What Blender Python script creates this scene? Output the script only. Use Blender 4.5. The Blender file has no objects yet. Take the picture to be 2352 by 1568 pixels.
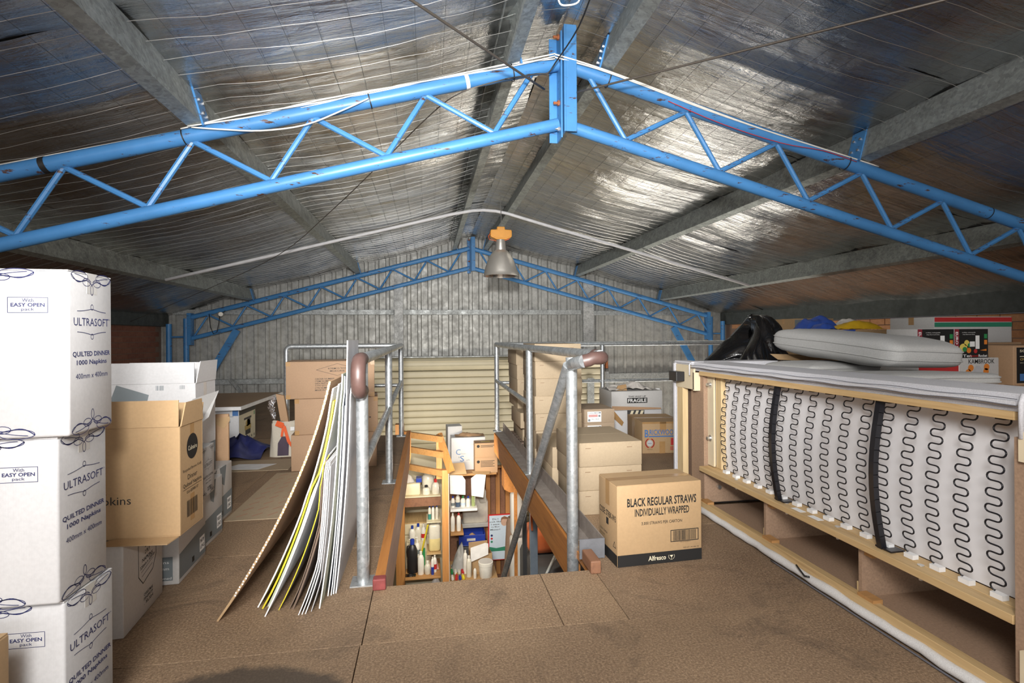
import bpy, bmesh, math, random
from mathutils import Vector, Matrix
from mathutils import noise as mnoise
random.seed(7)
scene = bpy.context.scene
C = scene.collection
PI = math.pi

# ------------------------------------------------------------------ camera
YAW, ROLL, CAM_H = math.radians(9.12), math.radians(-0.40), 1.10
cam_d = bpy.data.cameras.new('camera')
cam = bpy.data.objects.new('camera', cam_d); C.objects.link(cam)
cam_d.sensor_width = 36.0
cam_d.lens = 1210.0 * 36.0 / 2352.0
cam_d.shift_y = -13.0 / 2352.0
cam_d.clip_start = 0.02
fwd = Vector((math.sin(YAW), math.cos(YAW), 0)); R_ = Vector((math.cos(YAW), -math.sin(YAW), 0)); U_ = Vector((0, 0, 1))
rgt = R_ * math.cos(ROLL) + U_ * math.sin(ROLL); upv = -R_ * math.sin(ROLL) + U_ * math.cos(ROLL)
m3 = Matrix((rgt, upv, -fwd)).transposed()
cam.matrix_world = Matrix.Translation((0, 0, CAM_H)) @ m3.to_4x4()
scene.camera = cam

# ------------------------------------------------------------------ world, lights, exposure
world = bpy.data.worlds.new('world'); scene.world = world; world.use_nodes = True
world.node_tree.nodes['Background'].inputs[0].default_value = (0.75, 0.85, 1.0, 1)
world.node_tree.nodes['Background'].inputs[1].default_value = 0.6
vs = scene.view_settings
vs.view_transform = 'Standard'; vs.look = 'None'; vs.gamma = 1.0; vs.use_curve_mapping = False
vs.exposure = -0.08

def area(name, loc, target, sx, sy, watts, col=(1, 1, 1), spread=PI):
    d = bpy.data.lights.new(name, 'AREA'); d.shape = 'RECTANGLE'; d.size = sx; d.size_y = sy
    d.energy = watts; d.color = col; d.spread = spread
    o = bpy.data.objects.new(name, d); C.objects.link(o); o.location = loc
    o.rotation_euler = (Vector(target) - Vector(loc)).to_track_quat('-Z', 'Y').to_euler()
    return o
# added broad fill light, set in an invented opening behind the photographer
area('rear_fill_light', (-0.6, -4.75, 1.15), (-0.6, 0, 1.1), 7.0, 2.2, 175, (1.0, 0.985, 0.96))
# photographer's flash, just above the lens
area('camera_flash', (-0.08, -0.12, 1.52), (0.75, 9, 1.25), 0.20, 0.14, 62, (1.0, 0.98, 0.95), math.radians(75))
# second flash head tilted up, bounced off the foil roof
area('bounce_flash', (0.1, -0.3, 1.55), (0.5, 1.0, 2.9), 0.35, 0.35, 15, (1.0, 0.97, 0.93))
# added overhead fill light, unseen above and behind the photographer
area('overhead_fill_light', (-0.45, -0.7, 2.25), (0.3, 1.6, 0.0), 0.9, 0.9, 102, (1.0, 0.98, 0.95))
# ground floor lights, shining up through the stair well and the void by the roller door
area('ground_floor_light', (3.4, 8.2, -1.9), (3.2, 7.2, 2.5), 2.6, 1.2, 130, (1.0, 0.93, 0.82))
area('ground_floor_store_light', (0.10, 5.55, -0.34), (0.15, 7.3, -1.25), 0.7, 0.25, 42, (1.0, 0.90, 0.72))
area('ground_floor_entry_light', (-0.1, 8.4, -0.5), (-0.1, 9.6, -1.0), 1.6, 0.5, 10, (1.0, 0.9, 0.7))

# ------------------------------------------------------------------ materials
MATS = {}
def nmat(name):
    m = bpy.data.materials.new(name); m.use_nodes = True
    nt = m.node_tree; b = nt.nodes['Principled BSDF']
    MATS[name] = m
    return m, nt, b
def node(nt, typ, **kw):
    n = nt.nodes.new(typ)
    for k, v in kw.items():
        if k in n.inputs: n.inputs[k].default_value = v
        else: setattr(n, k, v)
    return n
def coords(nt, scale=(1, 1, 1), kind='Object'):
    tc = node(nt, 'ShaderNodeTexCoord'); mp = node(nt, 'ShaderNodeMapping')
    mp.inputs['Scale'].default_value = scale
    nt.links.new(tc.outputs[kind], mp.inputs[0]); return mp.outputs[0]
def ramp(nt, fac, stops):
    r = node(nt, 'ShaderNodeValToRGB')
    els = r.color_ramp.elements
    while len(els) < len(stops): els.new(0.5)
    for e, (p, c) in zip(els, stops): e.position = p; e.color = (c[0], c[1], c[2], 1)
    nt.links.new(fac, r.inputs[0]); return r.outputs[0]
def mixc(nt, fac, a, b, mode='MIX'):
    n = node(nt, 'ShaderNodeMix'); n.data_type = 'RGBA'; n.blend_type = mode
    for sock, v in ((n.inputs[0], fac), (n.inputs[6], a), (n.inputs[7], b)):
        if isinstance(v, bpy.types.NodeSocket): nt.links.new(v, sock)
        elif isinstance(v, (int, float)): sock.default_value = v
        else: sock.default_value = (v[0], v[1], v[2], 1)
    return n.outputs[2]
def bump(nt, b, h, strength=0.2, dist=0.01):
    n = node(nt, 'ShaderNodeBump'); n.inputs['Strength'].default_value = strength; n.inputs['Distance'].default_value = dist
    nt.links.new(h, n.inputs['Height']); nt.links.new(n.outputs[0], b.inputs['Normal'])
def noise_t(nt, vec, scale, detail=4, rough=0.6, dist=0.0):
    n = node(nt, 'ShaderNodeTexNoise'); n.inputs['Scale'].default_value = scale; n.inputs['Detail'].default_value = detail
    n.inputs['Roughness'].default_value = rough; n.inputs['Distortion'].default_value = dist
    nt.links.new(vec, n.inputs['Vector']); return n.outputs['Fac']
def obj_random(nt):
    return node(nt, 'ShaderNodeObjectInfo').outputs['Random']
def sc(c, k): return tuple(min(1, x * k) for x in c)

def plain(name, col, rough=0.6, metal=0.0, var=0.08, scale=14, bmp=0.0, spec=0.5, coat=0.0, stretch=(1, 1, 1)):
    m, nt, b = nmat(name)
    v = coords(nt, stretch)
    n = noise_t(nt, v, scale)
    nt.links.new(ramp(nt, n, [(0.3, sc(col, 1 - var)), (0.7, sc(col, 1 + var))]), b.inputs['Base Color'])
    b.inputs['Roughness'].default_value = rough; b.inputs['Metallic'].default_value = metal
    b.inputs['Specular IOR Level'].default_value = spec; b.inputs['Coat Weight'].default_value = coat
    if bmp: bump(nt, b, noise_t(nt, v, scale * 4), bmp, 0.004)
    return m
def cardboard(name, col, white=False):
    m, nt, b = nmat(name)
    v = coords(nt); big = noise_t(nt, v, 2.2, 3); fine = noise_t(nt, coords(nt, (1, 1, 1)), 90, 3)
    c1 = ramp(nt, big, [(0.3, sc(col, 0.93)), (0.72, sc(col, 1.05))])
    c2 = mixc(nt, 0.10, c1, ramp(nt, fine, [(0.35, sc(col, 0.6)), (0.65, sc(col, 1.25))]))
    rnd = obj_random(nt)
    c3 = mixc(nt, 1.0, c2, ramp(nt, rnd, [(0, (0.93, 0.93, 0.93)), (1, (1.0, 1.0, 1.0))]), 'MULTIPLY')
    nt.links.new(c3, b.inputs['Base Color'])
    b.inputs['Roughness'].default_value = 0.55 if white else 0.75
    # soft corrugation lines under the liner
    w = node(nt, 'ShaderNodeTexWave'); w.inputs['Scale'].default_value = 55; w.inputs['Distortion'].default_value = 0.6
    nt.links.new(coords(nt, (1, 1, 0.0)), w.inputs['Vector'])
    bump(nt, b, mixc(nt, 0.6, w.outputs['Fac'], noise_t(nt, v, 7)), 0.08, 0.002)
    return m
def wood(name, light, dark, axis=1, rough=0.6, scale=1.0):
    m, nt, b = nmat(name)
    s = [14 * scale] * 3; s[axis] = 0.9 * scale
    v = coords(nt, tuple(s)); n = noise_t(nt, v, 1.6, 6, 0.65, 1.2)
    n2 = noise_t(nt, v, 5.0, 3)
    c = ramp(nt, n, [(0.28, dark), (0.5, light), (0.72, sc(light, 1.08))])
    c = mixc(nt, 0.25, c, ramp(nt, n2, [(0.35, dark), (0.6, light)]))
    nt.links.new(c, b.inputs['Base Color']); b.inputs['Roughness'].default_value = rough
    bump(nt, b, n2, 0.12, 0.003)
    return m
def steel(name, col, rough=0.42, metal=0.85, spangle=True, streak=0.2):
    m, nt, b = nmat(name)
    v = coords(nt)
    vo = node(nt, 'ShaderNodeTexVoronoi'); vo.inputs['Scale'].default_value = 60
    nt.links.new(v, vo.inputs['Vector'])
    n = noise_t(nt, v, 9, 5, 0.7)
    c = ramp(nt, n, [(0.3, sc(col, 0.72)), (0.55, col), (0.75, sc(col, 1.25))])
    if spangle:
        bw = node(nt, 'ShaderNodeRGBToBW'); nt.links.new(vo.outputs['Color'], bw.inputs[0])
        c = mixc(nt, 0.25, c, bw.outputs[0], 'OVERLAY')
    nt.links.new(c, b.inputs['Base Color'])
    nt.links.new(ramp(nt, n, [(0.3, (rough + .15,) * 3), (0.7, (rough - .1,) * 3)]), b.inputs['Roughness'])
    b.inputs['Metallic'].default_value = metal
    bump(nt, b, n, 0.08, 0.003)
    return m

# lettering / flat colour prints
def ink(name, col, rough=0.6): return plain(name, col, rough, var=0.03)

# blue paint with rust chips
def blue_paint(name, col, rust=True):
    m, nt, b = nmat(name)
    v = coords(nt, (1, 1, 1)); v2 = coords(nt, (2.2, 6, 11))
    n = noise_t(nt, v, 6)
    c = ramp(nt, n, [(0.3, sc(col, 0.88)), (0.7, sc(col, 1.06))])
    if rust:
        chip = noise_t(nt, v2, 3.4, 8, 0.72)
        mask = ramp(nt, chip, [(0.605, (0, 0, 0)), (0.620, (1, 1, 1))])
        c = mixc(nt, mask, c, (0.075, 0.035, 0.022))
    nt.links.new(c, b.inputs['Base Color']); b.inputs['Roughness'].default_value = 0.38
    b.inputs['Specular IOR Level'].default_value = 0.4
    return m

def foil_mat():
    m, nt, b = nmat('foil')
    v = coords(nt, (1, 1, 1)); vs_ = coords(nt, (1.1, 7.0, 1.1)); vc = coords(nt, (5, 38, 5))
    n = noise_t(nt, v, 0.9, 5, 0.6)
    c = ramp(nt, n, [(0.3, (0.42, 0.43, 0.44)), (0.55, (0.56, 0.56, 0.55)), (0.75, (0.66, 0.64, 0.60))])
    nt.links.new(c, b.inputs['Base Color'])
    b.inputs['Metallic'].default_value = 1.0
    nt.links.new(ramp(nt, noise_t(nt, vs_, 1.7, 5), [(0.3, (0.13,) * 3), (0.7, (0.29,) * 3)]), b.inputs['Roughness'])
    h1 = noise_t(nt, vs_, 2.2, 6, 0.62, 0.8); h2 = noise_t(nt, vc, 1.0, 4, 0.7, 1.0); h3 = noise_t(nt, v, 9, 5, 0.6)
    hh = mixc(nt, 0.22, h1, h2); hh = mixc(nt, 0.3, hh, h3)
    bump(nt, b, hh, 0.36, 0.05)
    return m

def particle_mat():
    m, nt, b = nmat('particleboard')
    v = coords(nt)
    fl = noise_t(nt, v, 120, 4, 0.75); fl2 = noise_t(nt, coords(nt, (1, 3.0, 1)), 45, 3, 0.7); big = noise_t(nt, v, 1.5, 5, 0.65); dirt = noise_t(nt, v, 2.6, 7, 0.68, 0.9)
    base = ramp(nt, big, [(0.30, (0.20, 0.140, 0.086)), (0.52, (0.305, 0.216, 0.130)), (0.72, (0.40, 0.290, 0.175))])
    c = mixc(nt, 0.55, base, ramp(nt, fl, [(0.34, (0.10, 0.062, 0.04)), (0.5, (0.28, 0.19, 0.12)), (0.66, (0.58, 0.43, 0.28))]))
    chips = ramp(nt, fl2, [(0.66, (0, 0, 0)), (0.72, (1, 1, 1))])
    c = mixc(nt, mixc(nt, 0.55, (0, 0, 0), chips), c, (0.52, 0.40, 0.27))
    grime = ramp(nt, dirt, [(0.54, (0, 0, 0)), (0.70, (1, 1, 1))])
    c = mixc(nt, mixc(nt, 0.68, (0, 0, 0), grime), c, (0.085, 0.062, 0.045))
    rnd = obj_random(nt)
    c = mixc(nt, 1.0, c, ramp(nt, rnd, [(0, (0.80, 0.77, 0.77)), (1, (1.0, 0.96, 0.92))]), 'MULTIPLY')
    # oil-dark stain soaked into the sheets
    g = node(nt, 'ShaderNodeNewGeometry'); vsb = node(nt, 'ShaderNodeVectorMath'); vsb.operation = 'SUBTRACT'
    vsb.inputs[1].default_value = (-0.60, 1.60, 0); nt.links.new(g.outputs['Position'], vsb.inputs[0])
    vm = node(nt, 'ShaderNodeVectorMath'); vm.operation = 'MULTIPLY'; vm.inputs[1].default_value = (1.9, 2.6, 0)
    nt.links.new(vsb.outputs[0], vm.inputs[0])
    ln = node(nt, 'ShaderNodeVectorMath'); ln.operation = 'LENGTH'; nt.links.new(vm.outputs[0], ln.inputs[0])
    ad = node(nt, 'ShaderNodeMath'); ad.operation = 'MULTIPLY_ADD'; ad.inputs[1].default_value = 0.5
    nt.links.new(dirt, ad.inputs[0]); nt.links.new(ln.outputs['Value'], ad.inputs[2])
    st = ramp(nt, ad.outputs[0], [(0.90, (1, 1, 1)), (0.99, (0, 0, 0))])
    c = mixc(nt, mixc(nt, 0.80, (0, 0, 0), st), c, (0.05, 0.041, 0.034))
    nt.links.new(c, b.inputs['Base Color']); b.inputs['Roughness'].default_value = 0.72
    bump(nt, b, fl, 0.2, 0.002)
    return m

M = {}
M['foil'] = foil_mat(); M['board'] = particle_mat()
M['wire'] = plain('galv_wire', (0.62, 0.62, 0.60), 0.35, 0.9)
M['wired'] = plain('shaded_wire', (0.10, 0.10, 0.10), 0.5, 0.6)  # darker copy of the mesh wire, shade of the lengthwise wires in its colour
M['purlin'] = steel('galvanised_purlin', (0.34, 0.37, 0.36), 0.5, 0.6, True)
M['galv'] = steel('galvanised_pipe', (0.50, 0.53, 0.545), 0.38, 0.7)
M['galvdull'] = steel('dull_galvanised', (0.40, 0.42, 0.42), 0.55, 0.5)
M['mull'] = steel('pale_mullion', (0.42, 0.43, 0.43), 0.6, 0.2)
M['kickend'] = steel('grey_kick_end', (0.17, 0.175, 0.19), 0.6, 0.2, False)
M['kick'] = steel('dusty_steel', (0.30, 0.26, 0.23), 0.65, 0.25, False)
M['blue'] = blue_paint('blue_truss_paint', (0.062, 0.222, 0.49))
M['rust'] = plain('rusty_bolt', (0.28, 0.09, 0.03), 0.8)
M['boltz'] = plain('zinc_bolt', (0.7, 0.7, 0.68), 0.3, 0.9)
M['tapeblk'] = plain('black_tape', (0.015, 0.015, 0.015), 0.5)
M['tapewht'] = plain('white_tape', (0.8, 0.8, 0.78), 0.5)
M['sheet'] = steel('zinc_wall_sheet', (0.42, 0.42, 0.40), 0.55, 0.35, False)
M['door'] = plain('roller_door_cream', (0.52, 0.47, 0.34), 0.5, 0.0, 0.05, 3)
M['rdark'] = plain('roller_door_shadow_line', (0.10, 0.09, 0.07), 0.7)
M['mortar'] = plain('mortar', (0.23, 0.16, 0.125), 0.9)
def brick_mat(name, a, b_):
    m, nt, b = nmat(name)
    c = ramp(nt, obj_random(nt), [(0, a), (0.5, tuple((x + y) / 2 for x, y in zip(a, b_))), (1, b_)])
    n = noise_t(nt, coords(nt), 25)
    c = mixc(nt, 0.3, c, ramp(nt, n, [(0.3, sc(a, 0.6)), (0.7, sc(b_, 1.2))]))
    nt.links.new(c, b.inputs['Base Color']); b.inputs['Roughness'].default_value = 0.9
    return m
M['brick'] = brick_mat('red_brick', (0.20, 0.075, 0.05), (0.27, 0.12, 0.075))
M['brick2'] = brick_mat('orange_brick', (0.42, 0.19, 0.085), (0.52, 0.26, 0.13))
M['eave'] = steel('dark_eave_beam', (0.07, 0.08, 0.078), 0.6, 0.3, False)
M['kraft'] = cardboard('kraft_cardboard', (0.445, 0.295, 0.155))
M['kraft2'] = cardboard('brown_cardboard', (0.47, 0.295, 0.17))
M['pinkkraft'] = cardboard('pinkish_cardboard', (0.42, 0.27, 0.165))
M['buff'] = cardboard('buff_cardboard', (0.425, 0.33, 0.218))
M['buffd'] = cardboard('grey_brown_cardboard', (0.40, 0.30, 0.205))
M['kraftin'] = cardboard('kraft_inner', (0.40, 0.26, 0.12))
M['white'] = cardboard('white_carton', (0.635, 0.635, 0.645), True)
M['offwhite'] = cardboard('grey_white_carton', (0.60, 0.59, 0.575), True)
M['tape'] = plain('packing_tape', (0.40, 0.235, 0.10), 0.22, coat=0.3)
M['tapeclear'] = plain('clear_tape', (0.60, 0.59, 0.57), 0.25, coat=0.3)
M['navy'] = ink('navy_ink', (0.018, 0.024, 0.12)); M['black'] = ink('black_ink', (0.012, 0.012, 0.012))
M['greyink'] = ink('grey_ink', (0.22, 0.25, 0.27)); M['slate'] = ink('slate_print', (0.185, 0.215, 0.23))
M['red'] = ink('red_ink', (0.50, 0.03, 0.03)); M['blueink'] = ink('blue_ink', (0.06, 0.17, 0.42))
M['whiteink'] = ink('white_ink', (0.85, 0.85, 0.84)); M['creamink'] = ink('cream_ink', (0.75, 0.68, 0.5))
M['green'] = ink('green_ink', (0.03, 0.22, 0.13)); M['goldink'] = ink('gold_ink', (0.5, 0.36, 0.12))
M['faint'] = ink('faint_brown_ink', (0.24, 0.15, 0.085)); M['redfaint'] = ink('faint_red_ink', (0.45, 0.16, 0.10))
M['pine'] = wood('pine', (0.60, 0.42, 0.21), (0.42, 0.26, 0.11), 1)
M['pinez'] = wood('pine_upright', (0.66, 0.50, 0.28), (0.52, 0.36, 0.17), 2)
M['ply'] = plain('pale_ply', (0.68, 0.58, 0.41), 0.6, var=0.06, scale=6)
M['chip'] = plain('chipboard', (0.34, 0.225, 0.15), 0.75, var=0.16, scale=120)
M['chipd'] = plain('darkened_chipboard', (0.20, 0.13, 0.09), 0.8, var=0.14, scale=120)
M['timber'] = wood('orange_timber', (0.47, 0.195, 0.05), (0.27, 0.095, 0.025), 1)
M['timberz'] = wood('orange_timber_upright', (0.50, 0.235, 0.075), (0.34, 0.14, 0.035), 2)
M['timberx'] = wood('timber_crosswise', (0.46, 0.245, 0.09), (0.33, 0.16, 0.055), 0)
M['redpaint'] = plain('red_painted_timber', (0.22, 0.045, 0.042), 0.7, var=0.2, scale=30)
M['brownblock'] = wood('brown_block', (0.25, 0.12, 0.065), (0.15, 0.068, 0.04), 1)
M['grip'] = plain('brown_rubber_grip', (0.088, 0.050, 0.043), 0.45, var=0.12, scale=30)
M['cloth'] = plain('white_backing_cloth', (0.80, 0.795, 0.82), 0.9, var=0.02, scale=3)
def fabric(name, col):
    m, nt, b = nmat(name)
    n = noise_t(nt, coords(nt), 260, 2, 0.8); n2 = noise_t(nt, coords(nt), 5, 4)
    c = mixc(nt, 0.5, ramp(nt, n, [(0.32, sc(col, 0.72)), (0.68, sc(col, 1.2))]), ramp(nt, n2, [(0.3, sc(col, 0.93)), (0.7, sc(col, 1.05))]))
    nt.links.new(c, b.inputs['Base Color']); b.inputs['Roughness'].default_value = 0.92
    bump(nt, b, n, 0.15, 0.002); return m
M['fabric'] = fabric('grey_upholstery', (0.55, 0.55, 0.58)); M['cushion'] = fabric('grey_cushion_cover', (0.47, 0.47, 0.46))
M['seam'] = ink('dark_seam', (0.13, 0.13, 0.15)); M['felt'] = fabric('white_dust_cover', (0.68, 0.67, 0.66))
M['blackmetal'] = plain('black_steel', (0.012, 0.012, 0.016), 0.28); M['blackplastic'] = plain('black_plastic', (0.018, 0.018, 0.02), 0.4)
M['clip'] = plain('white_plastic_clip', (0.86, 0.86, 0.86), 0.35)
M['binbag'] = plain('black_bin_liner', (0.008, 0.008, 0.009), 0.16, coat=0.8, bmp=0.5, scale=6, stretch=(1, 1, .35))
M['alu'] = plain('spun_aluminium', (0.52, 0.50, 0.46), 0.36, 0.65, 0.06, 4)
M['aluin'] = plain('lamp_inner_reflector', (0.8, 0.78, 0.74), 0.18, 0.9)
M['orange'] = plain('orange_plastic', (0.62, 0.27, 0.03), 0.45)
M['conduit'] = plain('grey_white_conduit', (0.66, 0.66, 0.68), 0.45)
M['cable'] = plain('white_cable', (0.72, 0.70, 0.64), 0.5); M['ropes'] = plain('steel_rope', (0.12, 0.105, 0.09), 0.5, 0.5)
M['foamwhite'] = plain('white_foam_board', (0.80, 0.80, 0.80), 0.5); M['yellow'] = plain('yellow_board', (0.62, 0.52, 0.03), 0.45)
M['palegreen'] = plain('pale_green_board', (0.46, 0.50, 0.38), 0.55); M['navyboard'] = plain('navy_board', (0.035, 0.05, 0.095), 0.45)
M['greyboard'] = plain('grey_board', (0.50, 0.50, 0.52), 0.55); M['darkboard'] = plain('dark_brown_board', (0.16, 0.11, 0.08), 0.7)
M['cream'] = plain('cream_paint', (0.74, 0.66, 0.47), 0.45, var=0.04, scale=3)
M['plaswhite'] = plain('white_plastic', (0.80, 0.78, 0.72), 0.4); M['plasblue'] = plain('blue_plastic', (0.02, 0.05, 0.35), 0.35)
M['plasclear'] = plain('milky_plastic', (0.70, 0.67, 0.58), 0.3); M['plasred'] = plain('red_plastic', (0.55, 0.03, 0.03), 0.35)
M['plasgreen'] = plain('green_plastic', (0.03, 0.25, 0.08), 0.35); M['plasyellow'] = plain('yellow_plastic', (0.75, 0.62, 0.03), 0.35)
M['blueliq'] = plain('blue_liquid', (0.07, 0.11, 0.18), 0.2); M['greenliq'] = plain('green_liquid', (0.33, 0.40, 0.17), 0.2)
M['yelliq'] = plain('pale_yellow_liquid', (0.74, 0.62, 0.30), 0.2); M['tealliq'] = plain('teal_liquid', (0.05, 0.25, 0.22), 0.2)
M['bluetarp'] = plain('navy_tarp', (0.02, 0.025, 0.105), 0.4, var=0.3, scale=8); M['purple'] = plain('dark_purple_print', (0.055, 0.035, 0.06), 0.6)
M['orangecl'] = plain('orange_ribbon', (0.75, 0.11, 0.02), 0.6); M['canvas'] = fabric('cream_canvas', (0.58, 0.53, 0.44))
M['silver'] = plain('silver_tinsel', (0.75, 0.75, 0.77), 0.12, 1.0); M['veneer'] = wood('walnut_veneer', (0.36, 0.24, 0.135), (0.27, 0.17, 0.09), 0, 0.5)
M['greyplastic'] = plain('grey_plastic', (0.36, 0.36, 0.35), 0.5); M['beigeplastic'] = plain('beige_plastic', (0.52, 0.49, 0.43), 0.55)
M['polybag'] = plain('pearly_plastic_bag', (0.70, 0.66, 0.62), 0.25, coat=0.4); M['clothblue'] = plain('blue_jersey', (0.03, 0.085, 0.40), 0.5)
M['clothyel'] = plain('yellow_jersey', (0.72, 0.44, 0.02), 0.5); M['concrete'] = plain('concrete', (0.27, 0.25, 0.22), 0.85, scale=5)
M['orangeveh'] = plain('orange_enamel', (0.55, 0.14, 0.05), 0.4); M['bluegrey'] = plain('blue_grey_steel', (0.20, 0.25, 0.30), 0.5)
M['darkgrey'] = plain('dark_grey', (0.05, 0.05, 0.052), 0.6); M['mdf'] = plain('mdf', (0.42, 0.26, 0.12), 0.65)
M['skin'] = plain('printed_skin_tone', (0.55, 0.36, 0.27), 0.5); M['lightblue'] = ink('pale_blue_print', (0.55, 0.66, 0.78))
M['palegreenbox'] = plain('pale_green_carton', (0.55, 0.60, 0.47), 0.6); M['fruitorange'] = ink('printed_orange', (0.72, 0.22, 0.03))
M['fruityel'] = ink('printed_yellow', (0.75, 0.60, 0.12)); M['fruitpink'] = ink('printed_pink', (0.70, 0.35, 0.33)); M['maroon'] = ink('maroon_print', (0.25, 0.02, 0.035))

# ------------------------------------------------------------------ helpers
class MB:
    """collects geometry, then links it as ONE mesh object"""
    def __init__(s): s.v = []; s.f = []; s.mi = []
    def add(s, vs, fs, mi=0):
        o = len(s.v); s.v += [tuple(v) for v in vs]; s.f += [tuple(o + i for i in f) for f in fs]; s.mi += [mi] * len(fs); return s
    def box(s, a, b, mi=0):
        x0, x1 = sorted((a[0], b[0])); y0, y1 = sorted((a[1], b[1])); z0, z1 = sorted((a[2], b[2]))
        return s.add([(x0, y0, z0), (x1, y0, z0), (x1, y1, z0), (x0, y1, z0), (x0, y0, z1), (x1, y0, z1), (x1, y1, z1), (x0, y1, z1)],
                     [(3, 2, 1, 0), (4, 5, 6, 7), (0, 1, 5, 4), (1, 2, 6, 5), (2, 3, 7, 6), (3, 0, 4, 7)], mi)
    def obox(s, c, ux, uy, uz, mi=0):
        """oriented box: centre and three half vectors"""
        c, ux, uy, uz = map(Vector, (c, ux, uy, uz)); vs = []
        for k in (-1, 1):
            for (i, j) in ((-1, -1), (1, -1), (1, 1), (-1, 1)): vs.append(c + ux * i + uy * j + uz * k)
        return s.add(vs, [(3, 2, 1, 0), (4, 5, 6, 7), (0, 1, 5, 4), (1, 2, 6, 5), (2, 3, 7, 6), (3, 0, 4, 7)], mi)
    def bar(s, p, q, w, h, up=(0, 0, 1), mi=0):
        p, q = Vector(p), Vector(q); d = q - p; l = d.length; d.normalize()
        u = Vector(up); x = d.cross(u)
        if x.length < 1e-4: x = d.cross(Vector((1, 0, 0)))
        x.normalize(); u = x.cross(d)
        return s.obox((p + q) / 2, x * w / 2, d * l / 2, u * h / 2, mi)
    def tube(s, pts, r, n=10, cap=True, closed=False, mi=0):
        pts = [Vector(p) for p in pts]; k = len(pts); rr = r if isinstance(r, (list, tuple)) else [r] * k
        vs = []; t0 = (pts[1] - pts[0]).normalized()
        a = t0.cross(Vector((0, 0, 1)));  a = a if a.length > 1e-3 else t0.cross(Vector((1, 0, 0)))
        a.normalize()
        for i, p in enumerate(pts):
            if closed: t = (pts[(i + 1) % k] - pts[i - 1]).normalized()
            else: t = (pts[min(i + 1, k - 1)] - pts[max(i - 1, 0)]).normalized()
            a = a - t * a.dot(t)
            if a.length < 1e-6: a = t.orthogonal()
            a.normalize(); b = t.cross(a)
            for j in range(n):
                th = 2 * PI * j / n; vs.append(p + (a * math.cos(th) + b * math.sin(th)) * rr[i])
        fs = []
        for i in range(k if closed else k - 1):
            i2 = (i + 1) % k
            for j in range(n): fs.append((i * n + j, i * n + (j + 1) % n, i2 * n + (j + 1) % n, i2 * n + j))
        if cap and not closed: fs += [tuple(range(n))[::-1], tuple((k - 1) * n + j for j in range(n))]
        return s.add(vs, fs, mi)
    def cyl(s, p, q, r, n=14, r2=None, mi=0): return s.tube([p, q], [r, r2 if r2 is not None else r], n, mi=mi)
    def lathe(s, prof, c=(0, 0, 0), n=24, mi=0, cap=True):
        vs = []; c = Vector(c)
        for (r, z) in prof:
            for j in range(n):
                th = 2 * PI * j / n; vs.append((c.x + r * math.cos(th), c.y + r * math.sin(th), c.z + z))
        fs = []
        for i in range(len(prof) - 1):
            for j in range(n): fs.append((i * n + j, i * n + (j + 1) % n, (i + 1) * n + (j + 1) % n, (i + 1) * n + j))
        if cap: fs += [tuple(range(n))[::-1], tuple((len(prof) - 1) * n + j for j in range(n))]
        return s.add(vs, fs, mi)
    def prism(s, poly, off, mi=0):
        """closed polygon (3-D points) swept by the vector off"""
        off = Vector(off); n = len(poly); vs = [Vector(p) for p in poly] + [Vector(p) + off for p in poly]
        fs = [tuple(range(n))[::-1], tuple(range(n, 2 * n))] + [(i, (i + 1) % n, n + (i + 1) % n, n + i) for i in range(n)]
        return s.add(vs, fs, mi)
    def slab(s, poly, t, mi=0):
        """polygon given a thickness along its normal"""
        p = [Vector(q) for q in poly]; nrm = (p[1] - p[0]).cross(p[2] - p[0]).normalized()
        return s.prism(p, nrm * t, mi)
    def grid(s, fn, nu, nv, mi=0):
        vs = [fn(i / nu, j / nv) for i in range(nu + 1) for j in range(nv + 1)]
        return s.add(vs, [(i * (nv + 1) + j, (i + 1) * (nv + 1) + j, (i + 1) * (nv + 1) + j + 1, i * (nv + 1) + j + 1) for i in range(nu) for j in range(nv)], mi)
    def mesh(s, name, mats, smooth=False):
        me = bpy.data.meshes.new(name); me.from_pydata(s.v, [], s.f)
        for m in (mats if isinstance(mats, (list, tuple)) else [mats]): me.materials.append(m)
        if len(set(s.mi)) > 1:
            for p, k in zip(me.polygons, s.mi): p.material_index = k
        me.update()
        bm = bmesh.new(); bm.from_mesh(me); bmesh.ops.recalc_face_normals(bm, faces=bm.faces); bm.to_mesh(me); bm.free()
        if smooth is True:
            for p in me.polygons: p.use_smooth = True
        elif smooth:
            for p in me.polygons: p.use_smooth = True
            me.set_sharp_from_angle(angle=math.radians(smooth))
        return me
    def build(s, name, mats, parent=None, smooth=False, bevel=0.0):
        o = bpy.data.objects.new(name, s.mesh(name, mats, smooth)); C.objects.link(o)
        if parent is not None: o.parent = parent
        if bevel:
            md = o.modifiers.new('bevel', 'BEVEL'); md.width = bevel; md.segments = 2; md.limit_method = 'ANGLE'; md.angle_limit = math.radians(40)
        return o

def tag(o, label=None, cat=None, group=None, kind=None):
    if label: o['label'] = label
    if cat: o['category'] = cat
    if group: o['group'] = group
    if kind: o['kind'] = kind
    return o
def thing(name, label, cat, loc=(0, 0, 0), rz=0.0, group=None, rot=None):
    o = bpy.data.objects.new(name, None); C.objects.link(o); o.empty_display_size = 0.1
    o.location = loc; o.rotation_euler = rot if rot else (0, 0, rz)
    return tag(o, label, cat, group)
def struct(o): o['kind'] = 'structure'; return o
def copy_tree(o, parent=None):
    c = o.copy(); C.objects.link(c)
    if parent is not None: c.parent = parent
    for ch in list(o.children): copy_tree(ch, c)
    return c

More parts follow.
